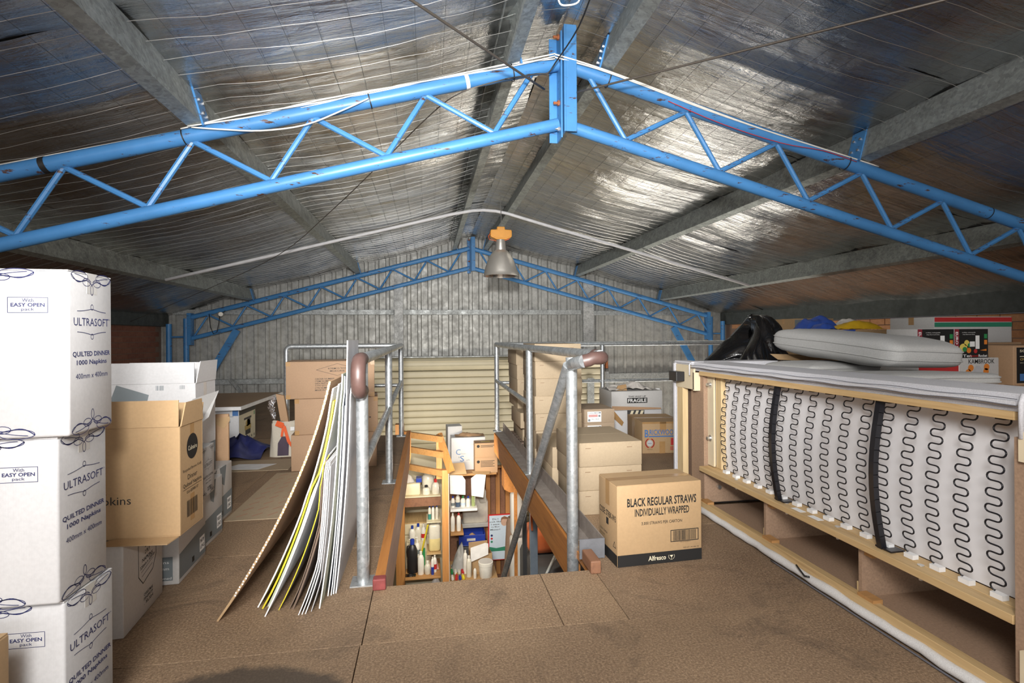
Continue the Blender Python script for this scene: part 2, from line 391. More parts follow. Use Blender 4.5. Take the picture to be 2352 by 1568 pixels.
_txt = {}
def text_geo(s, bold):
    if (s, bold) not in _txt:
        cu = bpy.data.curves.new('t', 'FONT'); cu.body = s; cu.align_x = 'LEFT'; cu.size = 1; cu.offset = bold; cu.resolution_u = 2
        cu.space_line = 1.0
        ob = bpy.data.objects.new('t', cu); C.objects.link(ob)
        dg = bpy.context.evaluated_depsgraph_get(); me = ob.evaluated_get(dg).to_mesh()
        _txt[(s, bold)] = ([tuple(v.co) for v in me.vertices], [tuple(p.vertices) for p in me.polygons])
        ob.evaluated_get(dg).to_mesh_clear(); bpy.data.objects.remove(ob); bpy.data.curves.remove(cu)
    return _txt[(s, bold)]
class Print(MB):
    """flat print on a face: origin (lower left of the face), right and up unit vectors"""
    def __init__(s, o, r, u, lift=0.0007):
        MB.__init__(s); s.marks = []; s.depth = 0; s.o, s.r, s.u = Vector(o), Vector(r).normalized(), Vector(u).normalized(); s.n = s.r.cross(s.u); s.l = lift
    def piece(s, fn):
        """faces added by fn become a part of their own"""
        a = len(s.f); s.depth += 1; fn(); s.depth -= 1
        if s.depth == 0: s.marks.append((a, len(s.f)))
        return s
    def at(s, x, y, k=1.0): return s.o + s.r * x + s.u * y + s.n * s.l * k
    def text(s, t, x, y, w, h, bold=0.0, mi=0, k=1.0, rot=0.0):
        """text scaled to w by h, centred on (x, y)"""
        vs, fs = text_geo(t, bold)
        if not vs: return s
        x0 = min(v[0] for v in vs); x1 = max(v[0] for v in vs); y0 = min(v[1] for v in vs); y1 = max(v[1] for v in vs)
        c_, s_ = math.cos(rot), math.sin(rot); out = []
        for v in vs:
            a = ((v[0] - x0) / max(x1 - x0, 1e-6) - 0.5) * w; b = ((v[1] - y0) / max(y1 - y0, 1e-6) - 0.5) * h
            out.append(s.at(x + a * c_ - b * s_, y + a * s_ + b * c_, k))
        return s.piece(lambda: s.add(out, fs, mi))
    def rect(s, x0, y0, x1, y1, mi=0, k=1.0):
        s.add([s.at(x0, y0, k), s.at(x1, y0, k), s.at(x1, y1, k), s.at(x0, y1, k)], [(0, 1, 2, 3)], mi); return s
    def poly(s, pts, mi=0, k=1.0):
        s.add([s.at(x, y, k) for x, y in pts], [tuple(range(len(pts)))], mi); return s
    def frame(s, x0, y0, x1, y1, t, mi=0, k=1.0): return s.piece(lambda: s._frame(x0, y0, x1, y1, t, mi, k))
    def _frame(s, x0, y0, x1, y1, t, mi, k):
        return s.rect(x0, y0, x1, y0 + t, mi, k).rect(x0, y1 - t, x1, y1, mi, k).rect(x0, y0 + t, x0 + t, y1 - t, mi, k).rect(x1 - t, y0 + t, x1, y1 - t, mi, k)
    def line(s, pts, t, mi=0, k=1.0):
        for (a, b) in zip(pts[:-1], pts[1:]):
            d = Vector((b[0] - a[0], b[1] - a[1]))
            if d.length < 1e-7: continue
            d.normalize(); n = Vector((-d.y, d.x)) * t / 2; e = d * t * 0.3
            s.poly([(a[0] - e.x - n.x, a[1] - e.y - n.y), (b[0] + e.x - n.x, b[1] + e.y - n.y), (b[0] + e.x + n.x, b[1] + e.y + n.y), (a[0] - e.x + n.x, a[1] - e.y + n.y)], mi, k)
        return s
    def arc(s, cx, cy, rx, ry, a0, a1, t, mi=0, n=14, k=1.0):
        return s.line([(cx + rx * math.cos(math.radians(a0 + (a1 - a0) * i / n)), cy + ry * math.sin(math.radians(a0 + (a1 - a0) * i / n))) for i in range(n + 1)], t, mi, k)
    def disc(s, cx, cy, rx, ry, mi=0, n=28, k=1.0):
        return s.piece(lambda: s.poly([(cx + rx * math.cos(2 * PI * i / n), cy + ry * math.sin(2 * PI * i / n)) for i in range(n)], mi, k))
    def bars(s, x0, y0, x1, y1, n, seed, mi=0, k=1.0): return s.piece(lambda: s._bars(x0, y0, x1, y1, n, seed, mi, k))
    def _bars(s, x0, y0, x1, y1, n, seed, mi, k):
        rg = random.Random(seed); x = x0; step = (x1 - x0) / n
        while x < x1 - step * 0.5:
            w = step * rg.choice((0.35, 0.5, 0.8)); s.rect(x, y0, min(x + w, x1), y1, mi, k); x += w + step * rg.choice((0.3, 0.45, 0.7))
        return s
    def done(s, parent, mats, name='lettering'):
        used = set(); runs = []
        for a, b in s.marks: runs.append(range(a, b)); used.update(range(a, b))
        left = [i for i in range(len(s.f)) if i not in used]
        if left: runs.append(left)
        o = None
        for run in runs:
            m = MB(); ids = {}
            for i in run:
                fc = []
                for vi in s.f[i]:
                    if vi not in ids: ids[vi] = len(m.v); m.v.append(s.v[vi])
                    fc.append(ids[vi])
                m.f.append(tuple(fc)); m.mi.append(s.mi[i])
            if m.f: o = m.build(name, mats, parent)
        return o

def swirl(p, cx, cy, w, h, flip=1, t=0.0016, mi=0):
    """scrolled flourish hanging from a box edge (flip=-1 stands up from it)"""
    p.piece(lambda: _swirl(p, cx, cy, w, h, flip, t, mi))
def _swirl(p, cx, cy, w, h, f, t, mi):
    for sgn in (-1, 1):
        p.arc(cx + sgn * w * .30, cy - f * h * .10, w * .20, h * .26, 0, 360, t, mi, 20)
        p.arc(cx + sgn * w * .13, cy - f * h * .36, w * .10, h * .20, 0, 360, t, mi, 16)
        p.line([(cx + sgn * w * (.5 - .5 * i / 14), cy - f * h * (.05 + .42 * math.sin(PI * .5 * i / 14) + .16 * math.sin(PI * 2 * i / 14))) for i in range(15)], t * 1.5, mi)
        p.line([(cx + sgn * w * (.42 - .40 * i / 12), cy - f * h * (.02 + .30 * (i / 12) ** 1.6)) for i in range(13)], t, mi)
    p.arc(cx, cy - f * h * .74, w * .035, h * .25, 0, 360, t * 1.2, mi, 18)
def flourish(p, cx, cy, w, h, flip=1, t=0.0016, mi=0):
    """bracket-shaped line with a loop in its middle"""
    p.piece(lambda: _flourish(p, cx, cy, w, h, flip, t, mi))
def _flourish(p, cx, cy, w, h, flip, t, mi):
    for sgn in (-1, 1):
        p.line([(cx + sgn * w * .5 * i / 12, cy + flip * h * (.1 + .42 * math.sin(PI * .5 * (1 - i / 12)) - .12 * math.sin(PI * i / 12) + .10 * (i / 12) ** 2)) for i in range(13)], t, mi)
    p.arc(cx, cy + flip * h * .72, w * .045, h * .30, 0, 360, t, mi, 16)

def box_body(w, d, h, bev=0.004):
    """closed box body, origin at its base centre, rounded edges as real geometry"""
    bm = bmesh.new(); bmesh.ops.create_cube(bm, size=1.0, matrix=Matrix.Translation((0, 0, h / 2)) @ Matrix.Diagonal((w, d, h, 1)))
    bmesh.ops.bevel(bm, geom=list(bm.edges), offset=bev, segments=2, affect='EDGES', profile=0.5)
    return bm
def bm_obj(name, bm, mat, parent=None, smooth=None):
    me = bpy.data.meshes.new(name); bm.to_mesh(me); bm.free()
    for m in (mat if isinstance(mat, (list, tuple)) else [mat]): me.materials.append(m)
    if smooth:
        for p in me.polygons: p.use_smooth = True
        me.set_sharp_from_angle(angle=math.radians(smooth))
    o = bpy.data.objects.new(name, me); C.objects.link(o)
    if parent is not None: o.parent = parent
    return o
def faces_of(w, d, h):
    """print origins of a box: front (-y), right (+x), left (-x), top"""
    return {'front': ((-w / 2, -d / 2, 0), (1, 0, 0), (0, 0, 1)), 'right': ((w / 2, -d / 2, 0), (0, 1, 0), (0, 0, 1)),
            'left': ((-w / 2, d / 2, 0), (0, -1, 0), (0, 0, 1)), 'top': ((-w / 2, -d / 2, h), (1, 0, 0), (0, 1, 0))}
def carton(name, label, w, d, h, loc, rz=0.0, mat='kraft', tape=None, seam=True, group=None, cat='box', bev=0.004, tape_front=0.06, rot=None):
    """closed carton: body, two closing flaps on top, tape over the seam and down the ends. origin: base centre"""
    t = thing(name, label, cat, loc, rz, group, rot)
    bm_obj('body', box_body(w, d, h - 0.003, bev), M[mat], t, 50)
    if seam:
        for sy in (-1, 1):
            MB().box((-w / 2 + .002, sy * .0015, h - 0.0035), (w / 2 - .002, sy * (d / 2 - .002), h)).build('flap', M[mat], t)
    if tape:
        tw = 0.024
        f = MB().box((-w / 2 - .0005, -tw, h - .0002), (w / 2 + .0005, tw, h + .0006))
        for sx in (-1, 1): f.box((sx * (w / 2), -tw, h - tape_front), (sx * (w / 2 + .0006), tw, h + .0006))
        f.build('tape', M[tape], t)
    return t
def soft(o, sub=2):
    md = o.modifiers.new('subdivision', 'SUBSURF'); md.levels = sub; md.render_levels = sub
    for p in o.data.polygons: p.use_smooth = True
    return o
def fbm(p, s=1.0, oct_=3): return mnoise.fractal(Vector(p) * s, 1.0, 2.0, oct_)
def elbow(p, a, b, r, n=6):
    """points of a rounded corner at p between directions a and b (unit, pointing away from p)"""
    p, a, b = Vector(p), Vector(a), Vector(b); return [p + a * r * (1 - t) ** 2 + b * r * t ** 2 for t in [i / n for i in range(n + 1)]]

# ================================================================== THE BUILDING
RX, RZ, SL = 0.795, 2.72, 0.2665                 # ridge, height of the top chord's centre line there, roof slope
COSR = 1 / math.sqrt(1 + SL * SL); SINR = SL * COSR
def zr(x): return RZ - SL * abs(x - RX)
Y_NEAR, Y_FAR, Y_WALL, GROUND = 3.05, 9.70, 9.93, -2.70
WL, WR = -4.52, 6.02                             # faces of the brick side walls

# ---- floor of particleboard sheets on a boarded deck
fl = MB()
for (x0, x1, y0, y1) in ((-4.5, -0.28, -4.9, 6.04), (-4.5, -1.5, 6.04, 9.85), (-0.28, 0.76, -4.9, 2.39), (0.76, 6.0, -4.9, 6.04)):
    fl.box((x0, y0, -0.06), (x1, y1, -0.0215))
floor = struct(fl.build('floor', M['timber']))
g = 0.0018
def sheet(x0, x1, y0, y1, dz=0.0):
    MB().box((x0 + g, y0 + g, -0.021), (x1 - g, y1 - g, dz)).build('floor_sheet', M['board'], floor, bevel=0.0012)
for k, y0 in enumerate((-0.755, 0.145, 1.045)):
    off = (-0.245, 1.4, -0.245)[k]
    xs = [-4.5, off - 2.4, off, off + 3.0, 5.98]
    for a, b in zip(xs[:-1], xs[1:]): sheet(a, b, y0, y0 + 0.9, -0.0006 * ((k + int(a * 3)) % 2))
sheet(-2.9, -0.240, 1.945, 2.845); sheet(-4.5, -2.9, 1.945, 2.845)
sheet(-0.240, 0.505, 1.945, 2.385, -0.0005); sheet(0.505, 0.765, 1.945, 2.385); sheet(0.765, 3.4, 1.945, 2.845, -0.0008); sheet(3.4, 5.98, 1.945, 2.845)
for k in range(4):
    y0 = 2.845 + 0.9 * k; y1 = min(y0 + 0.9, 6.04) if k < 3 else 6.04
    xs = (-4.5, -2.2 + 0.9 * (k % 2), -0.237)
    for a, b in zip(xs[:-1], xs[1:]): sheet(a, b, y0, y1, -0.0005 * (k % 2))
    xs = (0.765, 2.6 + 0.8 * (k % 2), 5.98)
    for a, b in zip(xs[:-1], xs[1:]): sheet(a, b, y0, y1, -0.0005 * ((k + 1) % 2))
for k in range(4): sheet(-4.5, -1.5, 6.04 + 0.95 * k, 6.99 + 0.95 * k, -0.0004 * (k % 2))

tag(MB().box((-6, -5, GROUND - 0.1), (7.5, 10.6, GROUND)).build('ground_slab', M['concrete']), 'grey concrete ground floor below the stair well', 'floor', kind='structure')

# ---- brick side walls, bricks laid proud of the mortar where they show
def brick_wall(name, x, face, ys, zs, y0, y1, mat):
    w = struct(MB().box((x, -5, GROUND), (x - face * 0.1, 9.95, 1.30)).build(name, M['mortar']))
    bl, bh, j = 0.228, 0.076, 0.010
    me = MB().box((0, 0, 0), (face * 0.008, bl, bh)).mesh('brick', M[mat])
    n = 0; z = zs[0]; row = 0
    while z < zs[1] - 0.01:
        y = y0 - (bl + j) / 2 * (row % 2)
        while y < y1 - 0.02:
            o = bpy.data.objects.new('brick', me); C.objects.link(o); o.parent = w
            o.location = (x - face * 0.001 + face * random.uniform(0, 0.002), y, z); y += bl + j; n += 1
        z += bh + j; row += 1
    return w
brick_wall('wall_left', WL, 1, None, (0.70, 1.30), 6.6, 9.7, 'brick')
brick_wall('wall_right', WR, -1, None, (0.70, 1.30), 4.0, 9.6, 'brick2')
# eave beams along the top of the side walls
for nm, x0, x1, lab in (('eave_beam', -4.60, -4.40, 'dark steel eave beam on top of the red brick wall'), ('eave_beam', 5.88, 6.06, 'dark steel eave beam above the orange brick wall behind the sofa')):
    o = MB().box((x0, -5, 1.302), (x1, 9.9, 1.72)).build(nm, M['eave']); tag(o, lab, 'beam', 'eave beams'); o['kind'] = 'structure'

# ---- far gable wall of ribbed zinc sheets
wb = struct(MB().box((-4.7, Y_WALL + 0.045, GROUND), (6.2, Y_WALL + 0.09, 1.2)).build('wall_back', M['sheet']))
prof = []
for i in range(4):
    o_ = i * 0.19
    prof += [(o_, 0), (o_ + 0.105, 0), (o_ + 0.122, -0.032), (o_ + 0.172, -0.032)]
prof.append((0.76, 0))
x = -4.66
while x < 6.1:
    m = MB(); vs = []
    for (dx, dy) in prof:
        X_ = x + dx; vs += [(X_, Y_WALL + dy, GROUND), (X_, Y_WALL + dy, zr(X_) + 0.34)]
    m.add(vs, [(2 * i, 2 * i + 2, 2 * i + 3, 2 * i + 1) for i in range(len(prof) - 1)])
    m.build('wall_sheet', M['sheet'], wb); x += 0.76
# wall behind the photographer, with an invented opening added for the fill light
wf = MB()
wf.box((-4.7, -5.05, GROUND), (-4.2, -4.95, 3.0)).box((3.0, -5.05, GROUND), (6.2, -4.95, 3.0)).box((-4.2, -5.05, 2.3), (3.0, -4.95, 3.3)).box((-4.2, -5.05, GROUND), (3.0, -4.95, 0.0))
struct(wf.build('wall_front', M['sheet']))

# ---- roof: sheeting, foil blanket strips under it, wire safety mesh under the foil
def roof_slab(mb, x0, x1, lift, t):
    for a, b in ((x0, RX), (RX, x1)):
        mb.prism([(a, -5.1, zr(a) + lift), (b, -5.1, zr(b) + lift), (b, -5.1, zr(b) + lift + t), (a, -5.1, zr(a) + lift + t)], (0, 15.2, 0))
rm = MB(); roof_slab(rm, -4.9, 6.5, 0.40, 0.02)
ceiling = struct(rm.build('ceiling', M['galvdull']))
PURL = [-4.35, -2.95, -1.19, 0.55, 1.02, 2.78, 4.47, 5.85]
def sag(x):
    for a, b in zip(PURL[:-1], PURL[1:]):
        if a <= x <= b: return math.sin(PI * (x - a) / (b - a)) * min(1, (b - a) / 1.4)
    return 0.0
def foil_z(x, y, y0, w, k):
    t = (y - y0) / w
    return zr(x) + 0.262 - 0.050 * sag(x) * (0.55 + 0.45 * math.sin(PI * min(max(t, 0), 1))) - 0.022 * math.sin(PI * min(max(t, 0), 1)) \
        + 0.018 * fbm((x * 0.9, y * 1.7, k * 3.1), 1.0) + 0.008 * fbm((x * 3.2, y * 6, k), 1.0) + 0.010 * (t if k % 2 else 1 - t) - 0.10 * max(0.0, min(1.0, (abs(x - RX) - 4.3) / 0.8))
strips = [(-4.9 + 1.22 * k) for k in range(13)]
for side in (-1, 1):
    x_far = -4.62 if side < 0 else 6.12
    for k, y0 in enumerate(strips):
        w = min(1.30, 10.02 - y0)
        if w < 0.1: continue
        near = y0 < 9
        nu, nv = (120, 26) if y0 > 0.0 else (40, 8)
        def fn(u, v, y0=y0, w=w, k=k, x_far=x_far):
            x = RX + (x_far - RX) * u; y = y0 + w * v
            return (x, y, foil_z(x, y, y0, w, k + (0 if x_far < 0 else 40)))
        MB().grid(fn, nu, nv).build('foil_sheet', M['foil'], ceiling, smooth=True)
def mesh_z(x, y): return zr(x) + 0.228 - 0.052 * sag(x) + 0.004 * math.sin(y * 9 + x * 4)
wm = MB(); rg = random.Random(3)
y = 0.3
while y < 9.85:
    for (xa, xb) in ((RX, -4.5), (RX, 5.98)):
        n = 34; ph = rg.random() * 9
        wm.tube([(xa + (xb - xa) * i / n, y + 0.006 * math.sin(i * 1.3 + ph), mesh_z(xa + (xb - xa) * i / n, y) + 0.004 * math.sin(i * 2.1 + ph)) for i in range(n + 1)], 0.0014, 3, cap=False)
    y += 0.15
wo = wm.build('wire_mesh', M['wire'], ceiling); wo['kind'] = 'stuff'
wm = MB()
x = -4.4
while x < 5.95:
    wm.tube([(x, 0.3 + 9.5 * i / 60, mesh_z(x, 0.3 + 9.5 * i / 60) + 0.003) for i in range(61)], 0.0011, 3, cap=False); x += 0.15
wo = wm.build('wire_mesh', M['wired'], ceiling); wo['kind'] = 'stuff'

# ---- purlins: galvanised C sections lying on the trusses, open side downhill
def purlin(x, label):
    s = -1 if x < RX else 1
    e = Vector((s * COSR, 0, -SINR)); n = Vector((s * SINR, 0, COSR)); base = Vector((x, 0, zr(x))) + n * 0.041
    t = 0.004; W_, H_, L_ = 0.076, 0.20, 0.018
    p2 = [(0, 0), (W_, 0), (W_, L_), (W_ - t, L_), (W_ - t, t), (t, t), (t, H_ - t), (W_ - t, H_ - t), (W_ - t, H_ - L_), (W_, H_ - L_), (W_, H_), (0, H_)]
    o = MB().prism([base + e * a + n * b + Vector((0, -5, 0)) for a, b in p2], (0, 14.85, 0)).build('roof_purlin', M['purlin'])
    return tag(o, label, 'purlin', 'roof purlins')
purlin(-2.95, 'galvanised purlin low on the roof slope above the white napkin cartons')
purlin(-1.16, 'galvanised purlin halfway up the roof slope over the stack of napkin cartons')
purlin(0.55, 'galvanised ridge purlin on the napkin carton side of the king plates')
purlin(1.02, 'galvanised ridge purlin on the sofa side of the king plates')
purlin(2.76, 'galvanised purlin halfway up the roof slope on the sofa side')
purlin(4.45, 'galvanised purlin low on the roof slope above the black bin liner')

# ---- blue lattice trusses
def truss(name, yy, label, detail):
    t = thing(name, label, 'truss', (RX, yy, zr(RX)), 0, 'blue lattice roof trusses')
    B = -0.36; rt, rb, rw = 0.040, 0.036, 0.0155
    z = lambda dx: -SL * abs(dx)
    for s, end in ((-1, -4.80), (1, 4.72)):
        L_ = abs(end)
        MB().tube([(s * 0.02, 0, z(0.02)), (s * L_, 0, z(L_))], rt, 16).build('top_chord', M['blue'], t, smooth=40)
        MB().tube([(s * 0.02, 0, B + z(0.02)), (s * L_, 0, B + z(L_))], rb, 16).build('bottom_chord', M['blue'], t, smooth=40)
        top = 0.180; bot = 0.402; k = 0
        me = MB().tube([(s * top, 0, z(top) - 0.03), (s * bot, 0, B + z(bot) + 0.03)], rw, 8).mesh('web', M['blue'], 40)
        me2 = MB().tube([(s * bot, 0, B + z(bot) + 0.03), (s * (top + 0.615), 0, z(top + 0.615) - 0.03)], rw, 8).mesh('web', M['blue'], 40)
        for k in range(8):
            for m_ in (me, me2):
                if m_ is me2 and k == 7: continue
                if bot + 0.615 * k > L_: continue
                o = bpy.data.objects.new('web', m_); C.objects.link(o); o.parent = t; o.location = (s * 0.615 * k, 0, -SL * 0.615 * k)
        # end plate against the column and knee brace
        MB().box((s * (L_ - 0.06), -0.07, z(L_) + B - 0.10), (s * (L_ + 0.0), 0.07, z(L_) + 0.08)).build('end_plate', M['blue'], t)
        kx = 4.03 if s < 0 else 3.97
        MB().bar((s * kx, 0.0, B + z(kx) - 0.05), (s * (kx + 0.46), 0, B + z(kx) - 0.86), 0.05, 0.11, (1, 0, 0)).build('knee_brace', M['blue'], t)
    # king plates: two angles bolted back to back
    a = MB().box((-0.060, 0.045, -0.46), (-0.006, 0.053, 0.165)).box((-0.014, -0.055, -0.46), (-0.004, 0.053, 0.165)); a.build('king_angle', M['blue'], t, bevel=0.002)
    a = MB().box((0.016, -0.063, -0.425), (0.080, -0.055, 0.20)).box((0.004, -0.063, -0.425), (0.016, 0.05, 0.20)); a.build('king_angle', M['blue'], t, bevel=0.002)
    for i, bz in enumerate((0.145, 0.005, -0.245, -0.395)):
        m_ = M['boltz'] if i == 3 else M['rust']
        MB().cyl((-0.018, -0.015, bz), (-0.050, -0.015, bz), 0.0085, 8).cyl((-0.014, -0.015, bz), (-0.026, -0.015, bz), 0.016, 6).build('bolt', m_, t)
    # purlin cleats with four bolts each
    for px in (-2.95, -1.16, 0.55, 1.02, 2.76, 4.45):
        s = -1 if px < RX else 1
        e = Vector((s * COSR, 0, -SINR)); n = Vector((s * SINR, 0, COSR)); base = Vector((px - RX, 0, zr(px) - RZ)) + n * 0.02 - e * 0.006
        MB().obox(base + n * 0.105 + Vector((0, 0, 0)), e * 0.005, Vector((0, 0.055, 0)), n * 0.105).build('cleat', M['blue'], t)
        if detail:
            for by in (-0.026, 0.026):
                for bh in (0.075, 0.15): MB().cyl(base + n * bh + Vector((0, by, 0)), base + n * bh + Vector((0, by, 0)) - e * 0.014, 0.009, 6).build('bolt', M['boltz'], t)
    return t
truss('roof_truss', Y_NEAR, 'bright blue lattice roof truss with cables strapped along its top chord', True)
truss('roof_truss', Y_FAR, 'blue lattice roof truss standing against the ribbed zinc gable wall', False)

def lattice_column(x0, x1, yy, label):
    t = thing('lattice_column', label, 'column', ((x0 + x1) / 2, yy, 0), 0, 'blue lattice columns')
    h = (x1 - x0) / 2
    for s in (-1, 1): MB().cyl((s * h, 0, GROUND), (s * h, 0, zr(x0 if s < 0 else x1) - (0.02 if (s < 0) == (x0 < 0) else 0.0)), 0.045, 14).build('chord', M['blue'], t, smooth=40)
    for zz in (-1.2, -0.2, 0.55, 1.12): MB().cyl((-h, 0, zz), (h, 0, zz), 0.014, 8).build('strut', M['blue'], t)
    return t
lattice_column(-4.31, -4.04, Y_FAR, 'blue twin tube column beside the red brick wall')
lattice_column(5.55, 5.81, Y_FAR, 'blue twin tube column behind the black bin liner')

# ---- gable wall framing
def girt(x0, x1, z, label):
    tag(MB().box((x0, Y_WALL - 0.115, z - 0.045), (x1, Y_WALL - 0.035, z + 0.045)).build('wall_girt', M['galvdull'], bevel=0.004), label, 'girt', 'gable wall girts')
girt(-4.3, -0.60, 1.545, 'galvanised upper girt between the brick wall column and the steel mullion')
girt(-0.44, 2.93, 1.545, 'galvanised upper girt between the two steel mullions above the roller door')
girt(3.17, 5.6, 1.53, 'galvanised upper girt between steel mullion and blue column by the bin liner')
girt(-4.3, -0.62, 0.33, 'galvanised lower girt behind the walnut topped desk')
girt(3.30, 5.9, 0.31, 'galvanised lower girt above the white carton marked fragile')
for x0, x1, zt, lab, zb in ((-0.59, -0.43, 2.42, 'pale galvanised steel mullion at the napkin carton side of the roller door', GROUND), (2.95, 3.16, 2.16, 'mottled galvanised steel mullion at the sofa side of the roller door', GROUND)):
    tag(MB().box((x0, Y_WALL - 0.19, zb), (x1, Y_WALL - 0.118, zt)).build('steel_mullion', M['mull'], bevel=0.006), lab, 'post', 'gable wall mullions')
MB_ = MB().bar((-3.31, 9.55, 0.41), (-3.0, 9.5, 0.05), 0.03, 0.05); tag(MB_.build('steel_angle_brace', M['galvdull']), 'short sloping steel brace standing behind the walnut topped desk', 'brace')

# ---- roller door, every slat a piece
rd = thing('roller_door', 'cream steel roller door with its curtain rolled down', 'roller door', (1.18, 9.60, GROUND))
hw = 2.10
MB().cyl((-hw, 0.0, 3.30), (hw, 0.0, 3.30), 0.125, 32).build('drum', M['door'], rd, smooth=40)
MB().box((-hw - .02, -0.15, 3.425), (hw + .02, 0.13, 3.440)).build('hood', M['galvdull'], rd)
for zz in (3.36, 3.27): MB().cyl((-hw, -0.118, zz), (hw, -0.118, zz), 0.012, 8).build('drum_rib', M['door'], rd, smooth=40)
sp = 0.117
sl = [(-hw, 0, 0), (hw, 0, 0)]
slm = MB(); n = 6
pts = [(0.004 - 0.010 * math.sin(PI * i / n) ** 0.5, 0.008 + (sp - 0.016) * i / n) for i in range(n + 1)]
slm.add([(sx * hw, a, b) for (a, b) in pts for sx in (-1, 1)] + [(sx * hw, 0.030, b) for b in (0.0, sp) for sx in (-1, 1)],
        [(2 * i, 2 * i + 1, 2 * i + 3, 2 * i + 2) for i in range(n)] + [(2 * n + 2, 2 * n + 3, 1, 0), (2 * n, 2 * n + 1, 2 * n + 5, 2 * n + 4)])
slme = slm.mesh('slat', M['door'])
for k in range(27):
    o = bpy.data.objects.new('slat', slme); C.objects.link(o); o.parent = rd; o.location = (0, -0.09, 0.02 + k * sp)
for s in (-1, 1): MB().box((s * hw, -0.14, 0), (s * (hw + 0.07), 0.02, 3.12)).build('guide_rail', M['galv'], rd)
MB().box((hw + .02, -0.13, 3.18), (hw + .06, 0.12, 3.42)).build('bracket', M['rust'], rd)
tag(MB().box((2.93, 9.44, GROUND), (3.06, 9.49, 0.30)).build('door_track_post', M['galvdull']), 'narrow grey steel post beside the roller door track', 'post')

# ---- stair well: joists, kick plate, blocks, stairs below
tag(MB().box((-0.236, 2.392, -0.235), (-0.192, 6.05, 0.042)).build('stair_joist', M['timber']), 'orange timber joist lining the stair well by the foam boards', 'joist', 'stair well joists')
tag(MB().box((0.752, 2.722, -0.235), (0.798, 6.05, -0.0225)).build('stair_joist', M['timber']), 'orange timber joist lining the stair well by the buff cartons', 'joist', 'stair well joists')
kp = thing('kick_plate', 'dusty steel kick plate along the stair well edge by the cartons', 'kick plate', (0.80, 2.5, 0))
MB().box((0.050, 0.0, 0.0), (0.056, 3.5, 0.10)).build('upright', M['kick'], kp); MB().box((-0.045, 0.23, 0.0), (0.05, 3.5, 0.004)).build('ledge', M['kick'], kp)
MB().box((-0.072, -0.006, 0.004), (0.056, 0.0, 0.10)).build('end_plate', M['kickend'], kp)
tag(MB().box((-0.242, 2.345, 0.0), (-0.186, 2.391, 0.05)).build('timber_block', M['redpaint'], bevel=0.006), 'red painted timber block at the stair well corner', 'timber block')
tag(MB().box((0.735, 2.335, 0.0), (0.785, 2.48, 0.06)).build('timber_block', M['brownblock'], bevel=0.006), 'brown timber offcut in front of the kick plate end', 'timber block')
st = thing('stair_flight', 'timber stair flight going down from the loft', 'stairs', (0.24, 2.45, GROUND))
for s in (-1, 1): MB().bar((s * 0.40, 0.05, 2.52), (s * 0.40, 2.72, 0.12), 0.04, 0.22, (0, 0, 1)).build('stringer', M['timber'], st)
for k in range(12): MB().box((-0.38, 0.02 + 0.215 * k, 2.42 - 0.2 * k), (0.38, 0.26 + 0.215 * k, 2.455 - 0.2 * k)).build('tread', M['timber'], st)

# ---- pipe handrails
RP = 0.027
def flange(mb, p, r=0.06): mb.box((p[0] - r, p[1] - r, p[2]), (p[0] + r, p[1] + r, p[2] + 0.006))
hl = thing('pipe_handrail', 'galvanised pipe handrail with a brown rubber grip hooked downwards', 'handrail', (-0.292, 2.444, 0), 0, 'stair well handrails')
for y_, zb in ((0, 0.0), (1.64, 0.0), (3.51, 0.0)):
    m_ = MB().cyl((0, y_, zb + 0.006), (0, y_, 0.985), RP, 18); p_ = m_.build('post', M['galv'], hl, smooth=40)
    f_ = MB(); flange(f_, (0, y_, 0), 0.052); f_.build('base_plate', M['galv'], p_)
MB().tube([(0, -0.015, 1.0), (0, 3.54, 1.0)], RP, 18).build('top_rail', M['galv'], hl, smooth=40)
MB().tube([(0, 0.02, 0.52), (0, 3.49, 0.60)], 0.021, 14).build('mid_rail', M['galv'], hl, smooth=40)
MB().tube([(0, 0.0, 1.0), (0, -0.06, 1.0)] + elbow((0, -0.135, 1.0), (0, 1, 0), (0, 0, -1), 0.075) + elbow((0, -0.135, 0.86), (0, 0, 1), (0, 1, 0), 0.065) + [(0, -0.005, 0.86)], 0.031, 18).build('grip', M['grip'], hl, smooth=60)
tag(MB().box((-0.43, 2.37, 0.0005), (-0.22, 2.52, 0.003)).build('dust_patch', M['kick']), None) if False else None

hr = thing('pipe_handrail', 'galvanised pipe handrail with a brown rubber grip bent sideways', 'handrail', (0.795, 2.68, 0), 0, 'stair well handrails')
for x_, y_, zb in ((-0.050, 0.0, -0.30), (0.003, 1.44, 0.0045), (-0.01, 3.34, 0.0045)):
    p_ = MB().cyl((x_, y_, zb), (x_, y_, 0.985), RP + (0.003 if y_ == 0 else 0), 18).build('post', M['galv'], hr, smooth=40)
    if zb > 0: f_ = MB(); flange(f_, (x_, y_, 0.0045), 0.045); f_.build('base_plate', M['galv'], p_)
MB().tube([(0.045, -0.18, 1.0), (0.012, 1.44, 1.0), (-0.01, 3.36, 1.0)], RP, 18).build('top_rail', M['galv'], hr, smooth=40)
MB().tube([(0.003, 1.44, 0.555), (-0.01, 3.34, 0.585)], 0.021, 14).build('mid_rail', M['galv'], hr, smooth=40)
MB().tube([(0.046, -0.10, 0.998), (0.047, -0.14, 0.996)] + elbow((0.052, -0.235, 0.990), (0, 1, 0), (-1, 0, 0), 0.06) + [(-0.03, -0.232, 0.980), (-0.052, -0.225, 0.975)], 0.032, 18).build('grip', M['grip'], hr, smooth=60)
MB().tube([(-0.050, -0.226, 0.975), (-0.064, -0.19, 0.968), (-0.062, -0.08, 0.955), (-0.055, 0.0, 0.94)], 0.031, 18).build('socket', M['galv'], hr, smooth=60)
